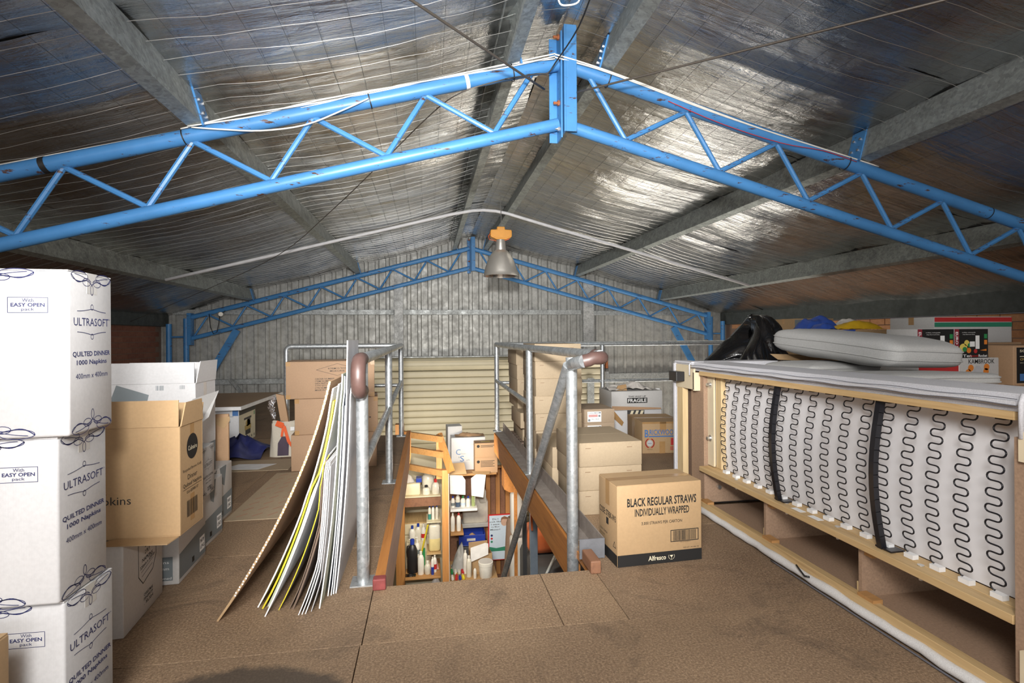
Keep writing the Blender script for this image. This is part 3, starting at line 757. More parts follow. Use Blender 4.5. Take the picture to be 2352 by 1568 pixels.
MB().tube([(-0.075, -0.02, 0.945), (-0.10, 2.30, -1.22)], 0.026, 16).build('stair_rail', M['galv'], hr, smooth=40)

def guard(x0, x1, yy, posts, label, end):
    t = thing('guard_rail', label, 'guard rail', (x0, yy, 0), 0, 'guard rails along the void')
    L_ = x1 - x0
    pts = [(0, 0, 0.0)] if end else [(0.0, 0, 1.0)]
    if end: pts = [(0, 0, 0), (0, 0, 0.9)] + elbow((0, 0, 1.0), (0, 0, -1), (1, 0, 0), 0.06) + [(L_, 0, 1.0)]
    else: pts = [(0, 0, 1.0), (L_, 0, 1.0)]
    MB().tube(pts, 0.028, 16).build('top_rail', M['galv'], t, smooth=40)
    MB().tube([(0, 0, 0.56), (L_, 0, 0.56)], 0.02, 12).build('mid_rail', M['galv'], t, smooth=40)
    for px in posts: MB().cyl((px - x0, 0, 0), (px - x0, 0, 0.98), 0.026, 16).build('post', M['galv'], t, smooth=40)
guard(-1.50, -0.33, 5.985, (), 'galvanised guard rail with an elbow end behind the toy cartons', True)
guard(0.83, 5.95, 6.01, (2.05, 4.05), 'galvanised guard rail running behind the fragile carton and bin liner', False)

# ================================================================== CARTONS ON THE NAPKIN SIDE
def open_carton(name, label, w, d, h, loc, rz, mat, inner, flaps, cat='box', group=None, fl=None):
    """open topped carton: four walls, a bottom and standing flaps {side: (lean outwards in degrees, length)}"""
    t = thing(name, label, cat, loc, rz, group); k = 0.004
    b = MB().box((-w / 2, -d / 2, 0), (w / 2, d / 2, k))
    b.box((-w / 2, -d / 2, k), (w / 2, -d / 2 + k, h)).box((-w / 2, d / 2 - k, k), (w / 2, d / 2, h)).box((-w / 2, -d / 2 + k, k), (-w / 2 + k, d / 2 - k, h)).box((w / 2 - k, -d / 2 + k, k), (w / 2, d / 2 - k, h))
    b.build('body', M[mat], t, bevel=0.0015)
    E_ = {'front': ((-w / 2, -d / 2, h), (w / 2, -d / 2, h), (0, -1, 0)), 'back': ((w / 2, d / 2, h), (-w / 2, d / 2, h), (0, 1, 0)),
          'right': ((w / 2, -d / 2, h), (w / 2, d / 2, h), (1, 0, 0)), 'left': ((-w / 2, d / 2, h), (-w / 2, -d / 2, h), (-1, 0, 0))}
    for side, (deg, ln, cut) in flaps.items():
        a, b_, o = map(Vector, E_[side]); dirv = o * math.sin(math.radians(deg)) + Vector((0, 0, 1)) * math.cos(math.radians(deg))
        e = (b_ - a).normalized() * 0.003
        p = [a + e, b_ - e, b_ - e * (1 + cut) + dirv * ln, a + e * (1 + cut) + dirv * ln]
        MB().slab(p, 0.004).build('flap', [M[mat]], t)
    return t

def napkin_carton(label, cx, cy, z, rz):
    w, d, h = 0.34, 0.205, 0.424
    t = carton('napkin_carton', label, w, d, h, (cx, cy, z), rz, 'white', 'tapeclear', True, 'stacked tall napkin cartons', bev=0.007, tape_front=0.055)
    F = faces_of(w, d, h)
    p = Print(*F['right'])
    p.text('ULTRASOFT', 0.102, 0.293, 0.165, 0.021, 0.0, 0); p.text('TM', 0.190, 0.301, 0.006, 0.004)
    flourish(p, 0.102, 0.316, 0.135, 0.024, 1); flourish(p, 0.102, 0.271, 0.135, 0.024, -1)
    p.text('QUILTED DINNER', 0.102, 0.207, 0.176, 0.0155, 0.018, 0); p.text('1000 Napkins', 0.102, 0.184, 0.142, 0.0165, 0.018, 0)
    p.text('400mm x 400mm', 0.102, 0.150, 0.150, 0.014, 0.0, 0)
    swirl(p, 0.102, 0.418, 0.185, 0.052, 1); swirl(p, 0.102, 0.006, 0.185, 0.052, -1)
    p.done(t, M['navy'])
    p = Print(*F['front'])
    p.frame(0.208, 0.314, 0.295, 0.353, 0.0012); p.text('With', 0.2515, 0.3455, 0.025, 0.0085); p.text('EASY OPEN', 0.2515, 0.334, 0.073, 0.0095, 0.02); p.text('pack', 0.2515, 0.322, 0.028, 0.0095)
    swirl(p, 0.17, 0.418, 0.19, 0.042, 1); swirl(p, 0.17, 0.006, 0.19, 0.046, -1)
    p.done(t, M['navy'])
    return t
napkin_carton('white napkin carton with blue scrolls, topmost of its stack', -1.072, 1.590, 0.852, 0.05)
napkin_carton('white napkin carton with blue scrolls, in the middle of its stack', -1.098, 1.606, 0.426, 0.0)
napkin_carton('white napkin carton with blue scrolls, standing on the floor under two others', -1.094, 1.626, 0.0, -0.02)
carton('brown_carton', 'plain brown carton in front of the napkin carton stack', 0.30, 0.16, 0.405, (-1.135, 1.345, 0), 0.0, 'kraft', None)

# the open kraft carton with a black round emblem
cu = open_carton('kraft_carton', 'open kraft napkin carton with a round black emblem and raised flaps', 0.42, 0.205, 0.415, (-1.140, 2.275, 0.3495), 0.0, 'kraft', 'kraftin',
                 {'front': (-6, 0.100, 1), 'right': (4, 0.088, 9), 'back': (20, 0.07, 1)})
MB().slab([(-0.02, -0.1025, 0.003), (0.205, -0.1025, 0.001), (0.192, -0.165, -0.004), (-0.075, -0.150, -0.002)], 0.004).build('bottom_flap', M['kraft'], cu)
MB().box((-0.205, -0.0945, 0.470), (0.204, -0.0935, 0.508)).build('tape', M['tape'], cu)
F = faces_of(0.42, 0.205, 0.415)
p = Print(*F['right']); p.rect(0.088, 0.335, 0.122, 0.415, 0); p.rect(0.086, 0.030, 0.122, 0.135, 0); p.done(cu, M['tape'], 'tape')
p = Print(*F['right'], lift=0.0012); p.disc(0.105, 0.322, 0.050, 0.050); p.done(cu, M['black'], 'emblem')
p = Print(*F['right'], lift=0.0018); p.text('Culinaire', 0.105, 0.318, 0.078, 0.018); p.done(cu, M['creamink'])
p = Print(*F['right'], lift=0.0014)
p.text('Recycled Brown Kraft', 0.105, 0.236, 0.165, 0.0145); p.text('Dinner', 0.105, 0.207, 0.085, 0.019); p.text('Quilted Napkins', 0.105, 0.177, 0.165, 0.019, 0.006); p.rect(0.022, 0.163, 0.188, 0.1645)
p.text('CUL-QDRBK GT', 0.105, 0.149, 0.105, 0.012, 0.012); p.bars(0.055, 0.052, 0.150, 0.115, 22, 5); p.done(cu, M['black'])
p = Print(*F['front']); p.text('Napkins', 0.176, 0.140, 0.150, 0.040, 0.0); p.text('soft', 0.142, 0.178, 0.052, 0.020); p.done(cu, M['black'])

# white carton with a tag-shaped print, under the kraft carton
c2 = carton('white_carton', 'white napkin carton printed with a gift tag outline, under the kraft carton', 0.34, 0.362, 0.346, (-1.292, 2.298, 0), 0.09, 'offwhite', None, True)
F = faces_of(0.34, 0.362, 0.346); p = Print(*F['right'])
for k_, off in ((0, 0.0), (1, 0.0)):
    p.line([(0.125, 0.345), (0.125, 0.168), (0.165, 0.128), (0.258, 0.150), (0.292, 0.200), (0.292, 0.345)], 0.003)
p.line([(0.155, 0.158), (0.255, 0.175)], 0.0016); p.line([(0.150, 0.176), (0.262, 0.196)], 0.0016)
for i, (s_, w_) in enumerate((('2000', 0.05), ('2 PLY', 0.05), ('NAPKINS', 0.10))): p.text(s_, 0.208, 0.272 - 0.026 * i, w_, 0.015, 0.008)
p.text('320mm x 320mm', 0.208, 0.202, 0.135, 0.014, 0.004, rot=0.12)
p.rect(0.185, 0.300, 0.232, 0.303); [p.rect(0.188 + 0.014 * i, 0.303, 0.194 + 0.014 * i, 0.322) for i in range(4)]; p.line([(0.180, 0.322), (0.208, 0.338), (0.238, 0.322)], 0.003)
for i, s_ in enumerate(('CHRISTMAS', 'FSH/PP/TF', '. SLSH')): p.text(s_, 0.215, 0.078 - 0.017 * i, 0.085, 0.012, 0.01)
p.done(c2, M['black'])

# row of white cartons with slate bands
def band_carton(label, w, d, h, loc, rz, front, code):
    t = carton('banded_carton', label, w, d, h, loc, rz, 'offwhite', None, True, 'white cartons with slate bands on the floor')
    F = faces_of(w, d, h); p = Print(*F['right'])
    p.poly([(0.004, 0.02), (d - 0.004, 0.02), (d - 0.004, h * .48), (0.004, h * .40)]); p.poly([(d * .40, h - .004), (d * .72, h - .004), (d * .62, h * .62), (d * .5, h * .68)])
    p.poly([(d * .02, h - .004), (d * .28, h - .004), (d * .10, h * .66), (d * .02, h * .7)])
    p.done(t, M['slate'], 'print')
    p = Print(*F['right'], lift=0.0013); p.rect(d * .74, 0.045, d * .94, 0.115); p.done(t, M['whiteink'], 'code_label')
    p = Print(*F['right'], lift=0.0019); p.text(code[0], d * .84, 0.095, d * .15, 0.017, 0.02); p.text(code[1], d * .84, 0.066, d * .15, 0.017, 0.02); p.done(t, M['black'])
    p = Print(*F['right'], lift=0.0014); p.rect(d * .45, 0.035, d * .53, 0.06); p.done(t, M['black'], 'print')
    if front:
        p = Print(*F['front']); p.rect(w - 0.19, 0.020, w - 0.025, 0.125); p.done(t, M['slate'], 'print')
        p = Print(*F['front'], lift=0.0014); p.text('Napkins', w - 0.085, 0.100, 0.090, 0.017); p.text('300mm', w - 0.075, 0.074, 0.070, 0.013); p.text('Australian Owned', w - 0.105, 0.031, 0.150, 0.011); p.done(t, M['whiteink'])
    return t
band_carton('white carton with slate bands and a napkin size print on its front', 0.40, 0.33, 0.328, (-1.312, 2.718, 0), 0.05, True, ('PK-PF', 'LPG'))
band_carton('white carton with slate bands under the big open white carton', 0.40, 0.325, 0.328, (-1.358, 3.058, 0), 0.0, False, ('RED', 'LRD'))
band_carton('white carton with slate bands beside the flattened brown carton', 0.40, 0.33, 0.328, (-1.425, 3.40, 0), 0.0, False, ('RED', 'LRD'))

ck = carton('cocktail_napkin_carton', 'small white cocktail napkin carton with black lettering and a loose flap', 0.30, 0.18, 0.245, (-1.218, 2.785, 0.3285), 0.06, 'offwhite', None, False)
F = faces_of(0.30, 0.18, 0.245); p = Print(*F['right'])
p.text('ULTRASOFT', 0.09, 0.152, 0.11, 0.016); flourish(p, 0.09, 0.166, 0.09, 0.017, 1, 0.001); flourish(p, 0.09, 0.140, 0.09, 0.017, -1, 0.001)
p.text('QUILTED COCKTAIL', 0.09, 0.095, 0.135, 0.012, 0.01); p.text('2000 Napkins', 0.09, 0.080, 0.075, 0.007); p.text('250mm x 250mm', 0.09, 0.066, 0.075, 0.007); p.text('DCTREE', 0.105, 0.033, 0.055, 0.020, 0.02)
swirl(p, 0.035, 0.235, 0.06, 0.03, 1, 0.001); swirl(p, 0.145, 0.235, 0.06, 0.03, 1, 0.001); swirl(p, 0.035, 0.008, 0.06, 0.03, -1, 0.001); swirl(p, 0.145, 0.008, 0.06, 0.03, -1, 0.001)
p.done(ck, M['black'])
MB().slab([(0.145, -0.085, 0.246), (-0.02, -0.085, 0.246), (-0.015, -0.11, 0.295), (0.140, -0.12, 0.262)], 0.003).build('flap', M['offwhite'], ck)
bw = open_carton('open_white_carton', 'big open white carton with a slate triangle and standing flaps', 0.46, 0.262, 0.535, (-1.435, 3.125, 0.3285), 0.0, 'white', 'white', {'front': (-4, 0.108, 1), 'right': (8, 0.115, 5), 'back': (10, 0.1, 1)})
F = faces_of(0.46, 0.262, 0.535)
p = Print(*F['front']); p.poly([(0.085, 0.531), (0.238, 0.478), (0.215, 0.38), (0.055, 0.38), (0.06, 0.46)]); p.done(bw, M['slate'], 'print')
p = Print(*F['right']); p.rect(0.004, 0.02, 0.258, 0.19); p.poly([(0.07, 0.40), (0.10, 0.42), (0.11, 0.36), (0.07, 0.345)]); p.done(bw, M['slate'], 'print')
p = Print(*F['right'], lift=.0012); p.rect(0.10, 0.43, 0.14, 0.53); p.done(bw, M['tapeclear'], 'tape')
p = Print(*F['front']); p.bars(0.27, 0.500, 0.31, 0.525, 9, 3); p.bars(0.385, 0.505, 0.41, 0.525, 6, 4); p.done(bw, M['greyink'])
# the grey flap standing between the kraft and the big white carton
lf = thing('torn_carton', 'opened greyish white carton squeezed between kraft and white cartons', 'box', (-1.28, 2.600, 0.33))
MB().box((-0.16, -0.05, 0.0), (0.115, 0.05, 0.345)).build('body', M['offwhite'], lf, bevel=0.003)
MB().slab([tuple(Vector(q) - Vector((-1.28, 2.600, 0.33))) for q in ((-1.086, 2.640, 0.791), (-1.048, 2.640, 0.699), (-1.039, 2.720, 0.721), (-1.067, 2.920, 0.828), (-1.085, 2.660, 0.814))], 0.004).build('flap', M['offwhite'], lf)
fb = thing('flattened_carton', 'flattened brown carton standing upright behind the white cartons', 'box', (-1.47, 3.615, 0.0), 0.0)
MB().box((-0.2, -0.016, 0), (0.215, 0.0, 0.615)).box((-0.2, 0.003, 0), (0.208, 0.016, 0.60)).build('panel', M['kraft2'], fb); MB().slab([(0.10, -0.018, 0.58), (0.222, -0.018, 0.6), (0.225, -0.018, 0.575), (0.19, -0.018, 0.52)], 0.003).build('torn_edge', M['kraft'], fb)

# ================================================================== BOARDS LEANING ON THE HANDRAIL
_env = []
def board_env(z):
    best = -0.330
    for pr, t_ in _env:
        for (xa, za), (xb_, zb_) in zip(pr[:-1], pr[1:]):
            if za <= z <= zb_: best = min(best, xa + (xb_ - xa) * (z - za) / max(zb_ - za, 1e-6) - t_ * 0.75)
    return best
def leaning(name, label, mat, xb, xt, zt, y0, y1, th=0.005, bow=1.0, top_y=None, cut=0.0, cat='board', edge=None, y0t=None):
    """sheet standing on its long edge along y, leaning over to the rail and bowing; near edge from (xb, floor) to (xt, zt)"""
    n = 14; m = MB(); prof = []
    for i in range(n + 1):
        s = i / n; xx = xb + (xt - xb) * ((1 - bow) * s + bow * (1 - (1 - s) ** 2)); prof.append((min(xx, board_env(zt * s) - th * 0.75 - 0.0006), zt * s))
    _env.append((prof, th))
    vs = []
    for i, (x, z) in enumerate(prof):
        a = prof[max(i - 1, 0)]; b = prof[min(i + 1, n)]; d = Vector((b[0] - a[0], b[1] - a[1])).normalized(); nx, nz = d.y * th / 2, -d.x * th / 2
        s = i / n; ya = y0 + ((y0t if y0t is not None else y0) - y0) * s; yb = y1 + ((top_y if top_y else y1) - y1) * s
        if cut and s > 1 - cut: ya = ya + (s - (1 - cut)) * 0.9
        vs += [(x - nx, ya, max(z - nz, 0.0)), (x + nx, ya, max(z + nz, 0.0)), (x + nx, yb, max(z + nz, 0.0)), (x - nx, yb, max(z - nz, 0.0))]
    fs = [(4 * i + j, 4 * i + (j + 1) % 4, 4 * i + 4 + (j + 1) % 4, 4 * i + 4 + j) for i in range(n) for j in range(4)] + [(3, 2, 1, 0), (4 * n, 4 * n + 1, 4 * n + 2, 4 * n + 3)]
    m.add(vs, fs)
    o = bpy.data.objects.new(name, m.mesh(name, M[mat], 40)); C.objects.link(o)
    tag(o, label, cat, 'boards leaning on the handrail')
    if edge:     # the near edge in another colour (foam core, flutes)
        e = MB()
        for i in range(n):
            a, b, c_, d_ = (Vector(vs[4 * i]), Vector(vs[4 * i + 1]), Vector(vs[4 * i + 5]), Vector(vs[4 * i + 4]))
            for q in (a, b, c_, d_): q.y -= 0.001
            e.add([a, b, c_, d_], [(0, 1, 2, 3)])
        e.build('cut_edge', M[edge], o)
    return o
leaning('grey_board', 'pale grey board with its broad face next to the pipe post', 'greyboard', -0.396, -0.3355, 0.90, 2.355, 2.95, 0.005, 0.8, edge='foamwhite', y0t=2.40, cut=0.06)
leaning('tall_white_board', 'tallest white board rising above the brown rubber grip', 'greyboard', -0.405, -0.343, 1.085, 2.35, 2.72, 0.005, 0.8, edge='foamwhite', y0t=2.37)
leaning('blue_grey_board', 'blue grey board beside the navy board', 'bluegrey', -0.413, -0.350, 0.80, 2.34, 3.0, 0.004, 0.8, edge='foamwhite', y0t=2.39)
leaning('navy_board', 'navy blue board with white edges near the pipe post', 'navyboard', -0.425, -0.3565, 0.93, 2.335, 3.05, 0.005, 0.8, edge='foamwhite', y0t=2.38)
leaning('cream_backed_board', 'white board with a pale green back beside the navy board', 'palegreen', -0.440, -0.3635, 0.94, 2.235, 3.0, 0.005, 0.8, edge='foamwhite', y0t=2.36)
leaning('grey_edged_board', 'frayed thin grey board next to three white signboards', 'greyboard', -0.468, -0.352, 0.58, 2.215, 2.75, 0.003, 0.7)
for i, lab in ((2, 'third'), (1, 'second'), (0, 'first')):
    leaning('signboard', '%s of three narrow white plastic signboards standing together, from the cardboard' % lab, 'foamwhite', -0.512 + 0.0125 * i, -0.366 + 0.0045 * i, 0.60, 2.195 + 0.002 * i, 2.75, 0.0038, 0.75)
leaning('brown_board', 'thick dark brown corrugated sheet among the leaning boards', 'darkboard', -0.545, -0.388, 0.60, 2.245, 2.9, 0.007, 0.6)
leaning('brown_board', 'thin dark brown sheet, first of a pair among the leaning boards', 'darkboard', -0.560, -0.398, 0.52, 2.25, 2.9, 0.004, 0.6)
leaning('yellow_edged_board', 'thin white board with a yellow edge among the leaning boards', 'foamwhite', -0.600, -0.400, 0.62, 2.25, 2.95, 0.004, 0.6, edge='yellow')
leaning('white_board', 'long white board bowing in the middle of the leaning boards', 'foamwhite', -0.640, -0.374, 0.90, 2.205, 3.05, 0.005, 0.65, y0t=2.33)
leaning('pale_green_board', 'short pale green sheet with a cut corner among the leaning boards', 'palegreen', -0.640, -0.420, 0.50, 2.285, 2.95, 0.008, 0.5, cut=0.10)
leaning('yellow_board', 'bright yellow sheet among the leaning boards', 'yellow', -0.668, -0.381, 0.83, 2.270, 3.00, 0.007, 0.6, y0t=2.31)
leaning('foam_board', 'white foam board with a yellow sheet lying against it', 'foamwhite', -0.690, -0.392, 0.885, 2.285, 3.05, 0.006, 0.6, y0t=2.30)
leaning('cardboard_sheet', 'big sheet of corrugated brown cardboard leaning outermost on the handrail', 'kraft2', -0.812, -0.405, 0.915, 2.20, 3.55, 0.009, 0.55, edge='kraft', y0t=2.30)
def flutes():
    f = MB(); n = 90; pts = []
    for i in range(n):
        s = i / n
        if s < 0.1: continue
        xx = -0.812 + 0.407 * (0.45 * s + 0.55 * (1 - (1 - s) ** 2)); zz = 0.915 * s; yy = 2.20 + 0.10 * s - 0.0022
        f.obox((xx + (0.0018 if i % 2 else -0.0018), yy, zz), (0.0028, 0, 0), (0, 0.0008, 0), (0, 0, 0.0030))
    return f
o = flutes().build('flute', M['foamwhite'], bpy.data.objects['cardboard_sheet']); o['kind'] = 'stuff'
# ================================================================== BEHIND THE BOARDS
def toy_carton(label, z, dx, rz, w=0.70, h=0.305):
    t = carton('toy_carton', label, w, 0.42, h, (-0.80 + dx, 4.78, z), rz, 'pinkkraft', 'tape', True, 'toy cartons stacked behind the boards')
    p = Print(*faces_of(w, 0.42, h)['front']); cx = 0.40
    p.line([(cx - .165, .235), (cx, .285), (cx + .165, .235), (cx, .185), (cx - .165, .235)], 0.0022)
    p.text('KORIMCO TOYS', cx, 0.245, 0.145, 0.014, 0.008); p.text('MELBOURNE', cx, 0.224, 0.115, 0.013, 0.008)
    for i, s_ in enumerate(('ORDER NUMBER: 2013-4-5', 'ITEM NUMBER: 20.1392072', 'DESCRIPTION: LIONS CLUB BEAR - 24CM', 'CTN QTY: 12 PCS', 'CTN NUMBER:', 'MADE IN CHINA')):
        w_ = 0.0108 * len(s_); p.text(s_, 0.225 + w_ / 2, 0.160 - 0.0185 * i, w_, 0.0125, 0.008)
    p.text('65  - 88', 0.47, 0.096, 0.10, 0.02); p.done(t, M['black'])
    for x_ in (0.0, w - 0.035):
        for z_ in (0.0, h - 0.035): Print(*faces_of(w, 0.42, h)['front']).rect(x_, z_, x_ + 0.035, z_ + 0.035).done(t, M['tape'], 'tape')
    return t
toy_carton('brown toy carton, topmost of the stack by the guard rail', 0.594, -0.02, 0.12)
toy_carton('brown toy carton, in the middle of the stack by the guard rail', 0.298, 0.03, 0.10, 0.66, 0.294)
t = carton('toy_carton', 'brown toy carton with plain front, lowest of the stack by the guard rail', 0.68, 0.42, 0.296, (-0.79, 4.79, 0), 0.09, 'pinkkraft', 'tape', True, 'toy cartons stacked behind the boards')

# tabletop lying on cartons by the gable wall
tt = thing('tabletop', 'walnut veneer tabletop with white edging lying across an appliance carton', 'tabletop', (-2.32, 6.2, 0.388), -0.02)
MB().box((-0.62, -0.62, 0), (0.50, 0.78, 0.030)).build('board', M['veneer'], tt)
MB().box((0.50, -0.62, -0.004), (0.512, 0.78, 0.031)).box((-0.62, -0.632, -0.004), (0.512, -0.62, 0.031)).build('edging', M['foamwhite'], tt)
ap = carton('appliance_carton', 'white appliance carton with a coffee machine picture, under the walnut tabletop', 0.42, 0.52, 0.385, (-2.10, 5.96, 0.0), 0.0, 'white', None)
F = faces_of(0.42, 0.52, 0.385)
p = Print(*F['right']); p.rect(0.01, 0.01, 0.51, 0.31); p.done(ap, M['creamink'], 'picture')
for rc_ in ((0.01, 0.31, 0.51, 0.38), (0.15, 0.24, 0.38, 0.262), (0.19, 0.08, 0.35, 0.13), (0.25, 0.17, 0.35, 0.24)) + tuple((0.06 + .08 * i, 0.03, 0.08 + .08 * i, 0.055) for i in range(6)): Print(*F['right'], lift=.0012).rect(*rc_).done(ap, M['darkgrey'], 'picture')
p = Print(*F['right'], lift=.0012); p.rect(0.17, 0.13, 0.37, 0.18); p.disc(0.27, 0.20, 0.07, 0.035); p.done(ap, M['goldink'], 'picture')
p = Print(*F['right'], lift=.0018); p.rect(0.46, 0.26, 0.49, 0.30); p.done(ap, M['plasgreen'], 'badge')
p = Print(*F['front']); p.rect(0.36, 0.31, 0.415, 0.375); p.done(ap, M['blueink'], 'print')
p = Print(*F['front']); p.bars(0.21, 0.24, 0.34, 0.265, 18, 9); p.text('1', 0.22, 0.285, 0.01, 0.02); p.text('MODEL  220V', 0.28, 0.318, 0.12, 0.008); p.rect(0.33, 0.30, 0.37, 0.305); p.done(ap, M['greyink'])
bx = carton('white_appliance_carton', 'plain white carton standing against the coffee machine carton', 0.30, 0.36, 0.36, (-2.49, 5.87, 0.0), 0.0, 'white', None)
p = Print(*faces_of(0.30, 0.36, 0.36)['front']); p.rect(0.12, 0.19, 0.29, 0.20); p.rect(0.12, 0.19, 0.13, 0.33); p.done(bx, M['greyink'], 'print')

def crumple(name, label, cat, loc, fn, mat, nu=22, nv=22, sub=1, group=None):
    m = MB().grid(fn, nu, nv); o = m.build(name, M[mat], None, smooth=True); o.location = loc
    return tag(o, label, cat, group)
def tarp(u, v):
    x, y = (u - .5) * 0.62, (v - .5) * 0.50; r = math.hypot((x - 0.05) / 0.36, y / 0.29)
    h = max(0, 1 - r) ** 0.9 * 0.20 + 0.028 * abs(fbm((x * 5, y * 5, 2))) * max(0, 1.15 - r)
    a = math.atan2(y, x - 0.05); h *= 0.86 + 0.22 * math.cos(5 * a + 1.2)
    k = 1 + 0.12 * math.sin(3 * a) if r > 0.7 else 1
    return (x * k, y * k, max(0.004, h))
crumple('crumpled_tarp', 'crumpled navy plastic tarp on the floor beside the appliance carton', 'tarp', (-1.78, 5.28, 0.0), tarp, 'bluetarp')

tb = thing('tote_bag', 'cream canvas tote bag with an orange ribbon and dark bottle print', 'bag', (-1.32, 5.20, 0), 0.05)
def tote(u, v):
    a = 2 * PI * u; ex = 0.62
    cx, cy = math.copysign(abs(math.cos(a)) ** ex, math.cos(a)), math.copysign(abs(math.sin(a)) ** ex, math.sin(a))
    tw = 1 - 0.10 * v + 0.03 * math.sin(6 * a + v * 4)
    return (0.128 * cx * tw, 0.075 * cy * tw * (1 - 0.15 * v), 0.315 * v + 0.008 * math.sin(3 * a) * v)
MB().grid(tote, 40, 10).build('sack', M['canvas'], tb, smooth=True)
MB().prism([(-0.05, -0.084, 0.015), (0.045, -0.084, 0.015), (0.048, -0.084, 0.13), (0.022, -0.082, 0.19), (-0.012, -0.082, 0.19), (-0.045, -0.084, 0.13)], (0, -0.004, 0)).build('bottle_print', M['purple'], tb)
rib = MB(); pts = [(-0.06, -0.078, 0.31), (0.01, -0.088, 0.285), (0.03, -0.092, 0.21), (0.05, -0.094, 0.14), (0.085, -0.094, 0.095)]
for a, b in zip(pts[:-1], pts[1:]): rib.bar(a, b, 0.026, 0.004, (0, -1, 0))
rib.bar((-0.06, -0.08, 0.315), (0.0, -0.088, 0.29), 0.05, 0.006, (0, -1, 0)); rib.bar((0.0, -0.088, 0.27), (-0.012, -0.09, 0.19), 0.02, 0.004, (0, -1, 0)); rib.build('ribbon', M['orangecl'], tb)
MB().box((0.062, -0.082, 0.24), (0.098, -0.079, 0.275)).build('swing_tag', M['foamwhite'], tb)
cb = MB().obox((-1.345, 5.22, 0.44), (0.035, 0.0, -0.008), (0, 0.02, 0), (-0.02, 0, 0.125)); tag(cb.build('cardboard_tube', M['kraft2']), 'narrow brown cardboard box poking out of the tote bag', 'box')
tn = MB(); rg = random.Random(5)
for i in range(70):
    s = rg.random(); c_ = Vector((-1.415 - 0.05 * math.sin(s * 3) * rg.random(), 5.2 + rg.uniform(-.02, .02), 0.35 + 0.20 * s)); tn.obox(c_, (rg.uniform(.004, .014), 0, rg.uniform(-.01, .01)), (0, .001, 0), (rg.uniform(-.008, .008), 0, rg.uniform(.004, .014)))
tag(tn.build('silver_tinsel', M['silver']), 'silver tinsel sticking out of the tote bag', 'tinsel', kind='stuff')
fk = thing('steel_flask', 'steel vacuum flask with a black band beside the toy cartons', 'flask', (-1.205, 5.37, 0.0))
MB().lathe([(0.05, 0), (0.052, 0.02), (0.052, 0.50), (0.04, 0.53)], n=20).build('body', M['alu'], fk, smooth=40); MB().lathe([(0.054, 0.40), (0.054, 0.46)], n=20).build('band', M['blackplastic'], fk)
MB().tube([(0.05, 0, 0.48), (0.09, 0, 0.46), (0.09, 0, 0.30), (0.05, 0, 0.28)], 0.008, 8).build('handle', M['blackplastic'], fk, smooth=True)

# things lying flat on the floor
fs = thing('cardboard_sheet', 'flat cardboard sheet with red diagonal print lying on the floor', 'cardboard', (-1.02, 3.95, 0.0005), 0.0)
MB().box((-0.19, -0.565, 0), (0.33, 0.56, 0.004)).build('sheet', M['buff'], fs)
p = Print((-0.19, -0.565, 0.004), (1, 0, 0), (0, 1, 0))
for i in range(5):
    for j in range(9):
        x_, y_ = 0.05 + 0.09 * i, 0.06 + 0.12 * j; p.line([(x_, y_), (x_ + 0.045, y_ + 0.055)], 0.006)
p.done(fs, M['redfaint'], 'print')
tag(MB().box((-1.95, 4.62, 0.0005), (-1.15, 5.02, 0.004)).build('cardboard_offcut', M['buff']), 'plain cardboard offcut on the floor beside the navy tarp', 'cardboard')
tag(MB().slab([(-1.72, 4.70, 0.0045), (-1.40, 4.66, 0.0045), (-1.30, 4.84, 0.0045), (-1.62, 4.88, 0.0045)], 0.0008).build('paper_sheet', M['foamwhite']), 'white paper sheet lying on the cardboard offcut', 'paper')

# ================================================================== BUFF CARTONS BEHIND THE KICK PLATE
BW, BD, BH = 0.405, 0.55, 0.147
def buff(label, x, y, z, rz=0.0, group='buff cartons by the stair well'):
    t = carton('buff_carton', label, BW, BD, BH, (x, y, z), rz, 'buff', None, True, group, bev=0.003)
    for fx in (0.14, 0.80):
        Print(*faces_of(BW, BD, BH)['front']).rect(BW * fx - .017, BH * .76, BW * fx + .017, BH * .785).done(t, M['faint'], 'hand_slot')
    return t
ordn = ('lowest', 'second from the floor', 'third from the floor', 'fourth from the floor', 'fifth from the floor', 'sixth from the floor', 'topmost')
for i, w_ in enumerate(('lowest', 'middle one', 'topmost')):
    buff('buff carton, %s in the stack of three behind the straws carton' % w_, 1.114 - 0.003 * i, 3.385 + 0.006 * (i % 2), BH * i, 0.012 * (i - 1))
for i, w_ in enumerate(('lower', 'upper')): buff('buff carton, %s of two between the short and the tall stack' % w_, 1.085, 3.985, BH * i, 0.01 * i)
for i in range(7): buff('buff carton, %s in the tall stack of seven beside the handrail' % ordn[i], 1.093 + 0.004 * ((i * 5) % 3), 4.625 + (0.012 if i in (2, 5) else 0.0), BH * i, 0.006 * ((i * 7) % 3 - 1))
pal = thing('small_pallet', 'dark timber pallet under the far stack of buff cartons', 'pallet', (1.09, 5.30, 0))
for k in (-1, 0, 1): MB().box((k * 0.15 - .03, -0.28, 0), (k * 0.15 + .03, 0.28, 0.05)).build('bearer', M['darkboard'], pal)
for k in range(5): MB().box((-0.2, -0.28 + 0.115 * k, 0.05), (0.2, -0.18 + 0.115 * k, 0.068)).build('slat', M['darkboard'], pal)
for i in range(6): buff('buff carton, %s in the stack of six on the dark pallet' % (ordn[i] if i < 5 else 'topmost').replace('floor', 'pallet'), 1.09 + (0.03, -0.015, 0.012, 0.012, 0.008, 0.0)[i], (5.42, 5.28, 5.60, 5.60, 5.60, 5.60)[i] - 0.05, 0.068 + BH * i, 0.0)

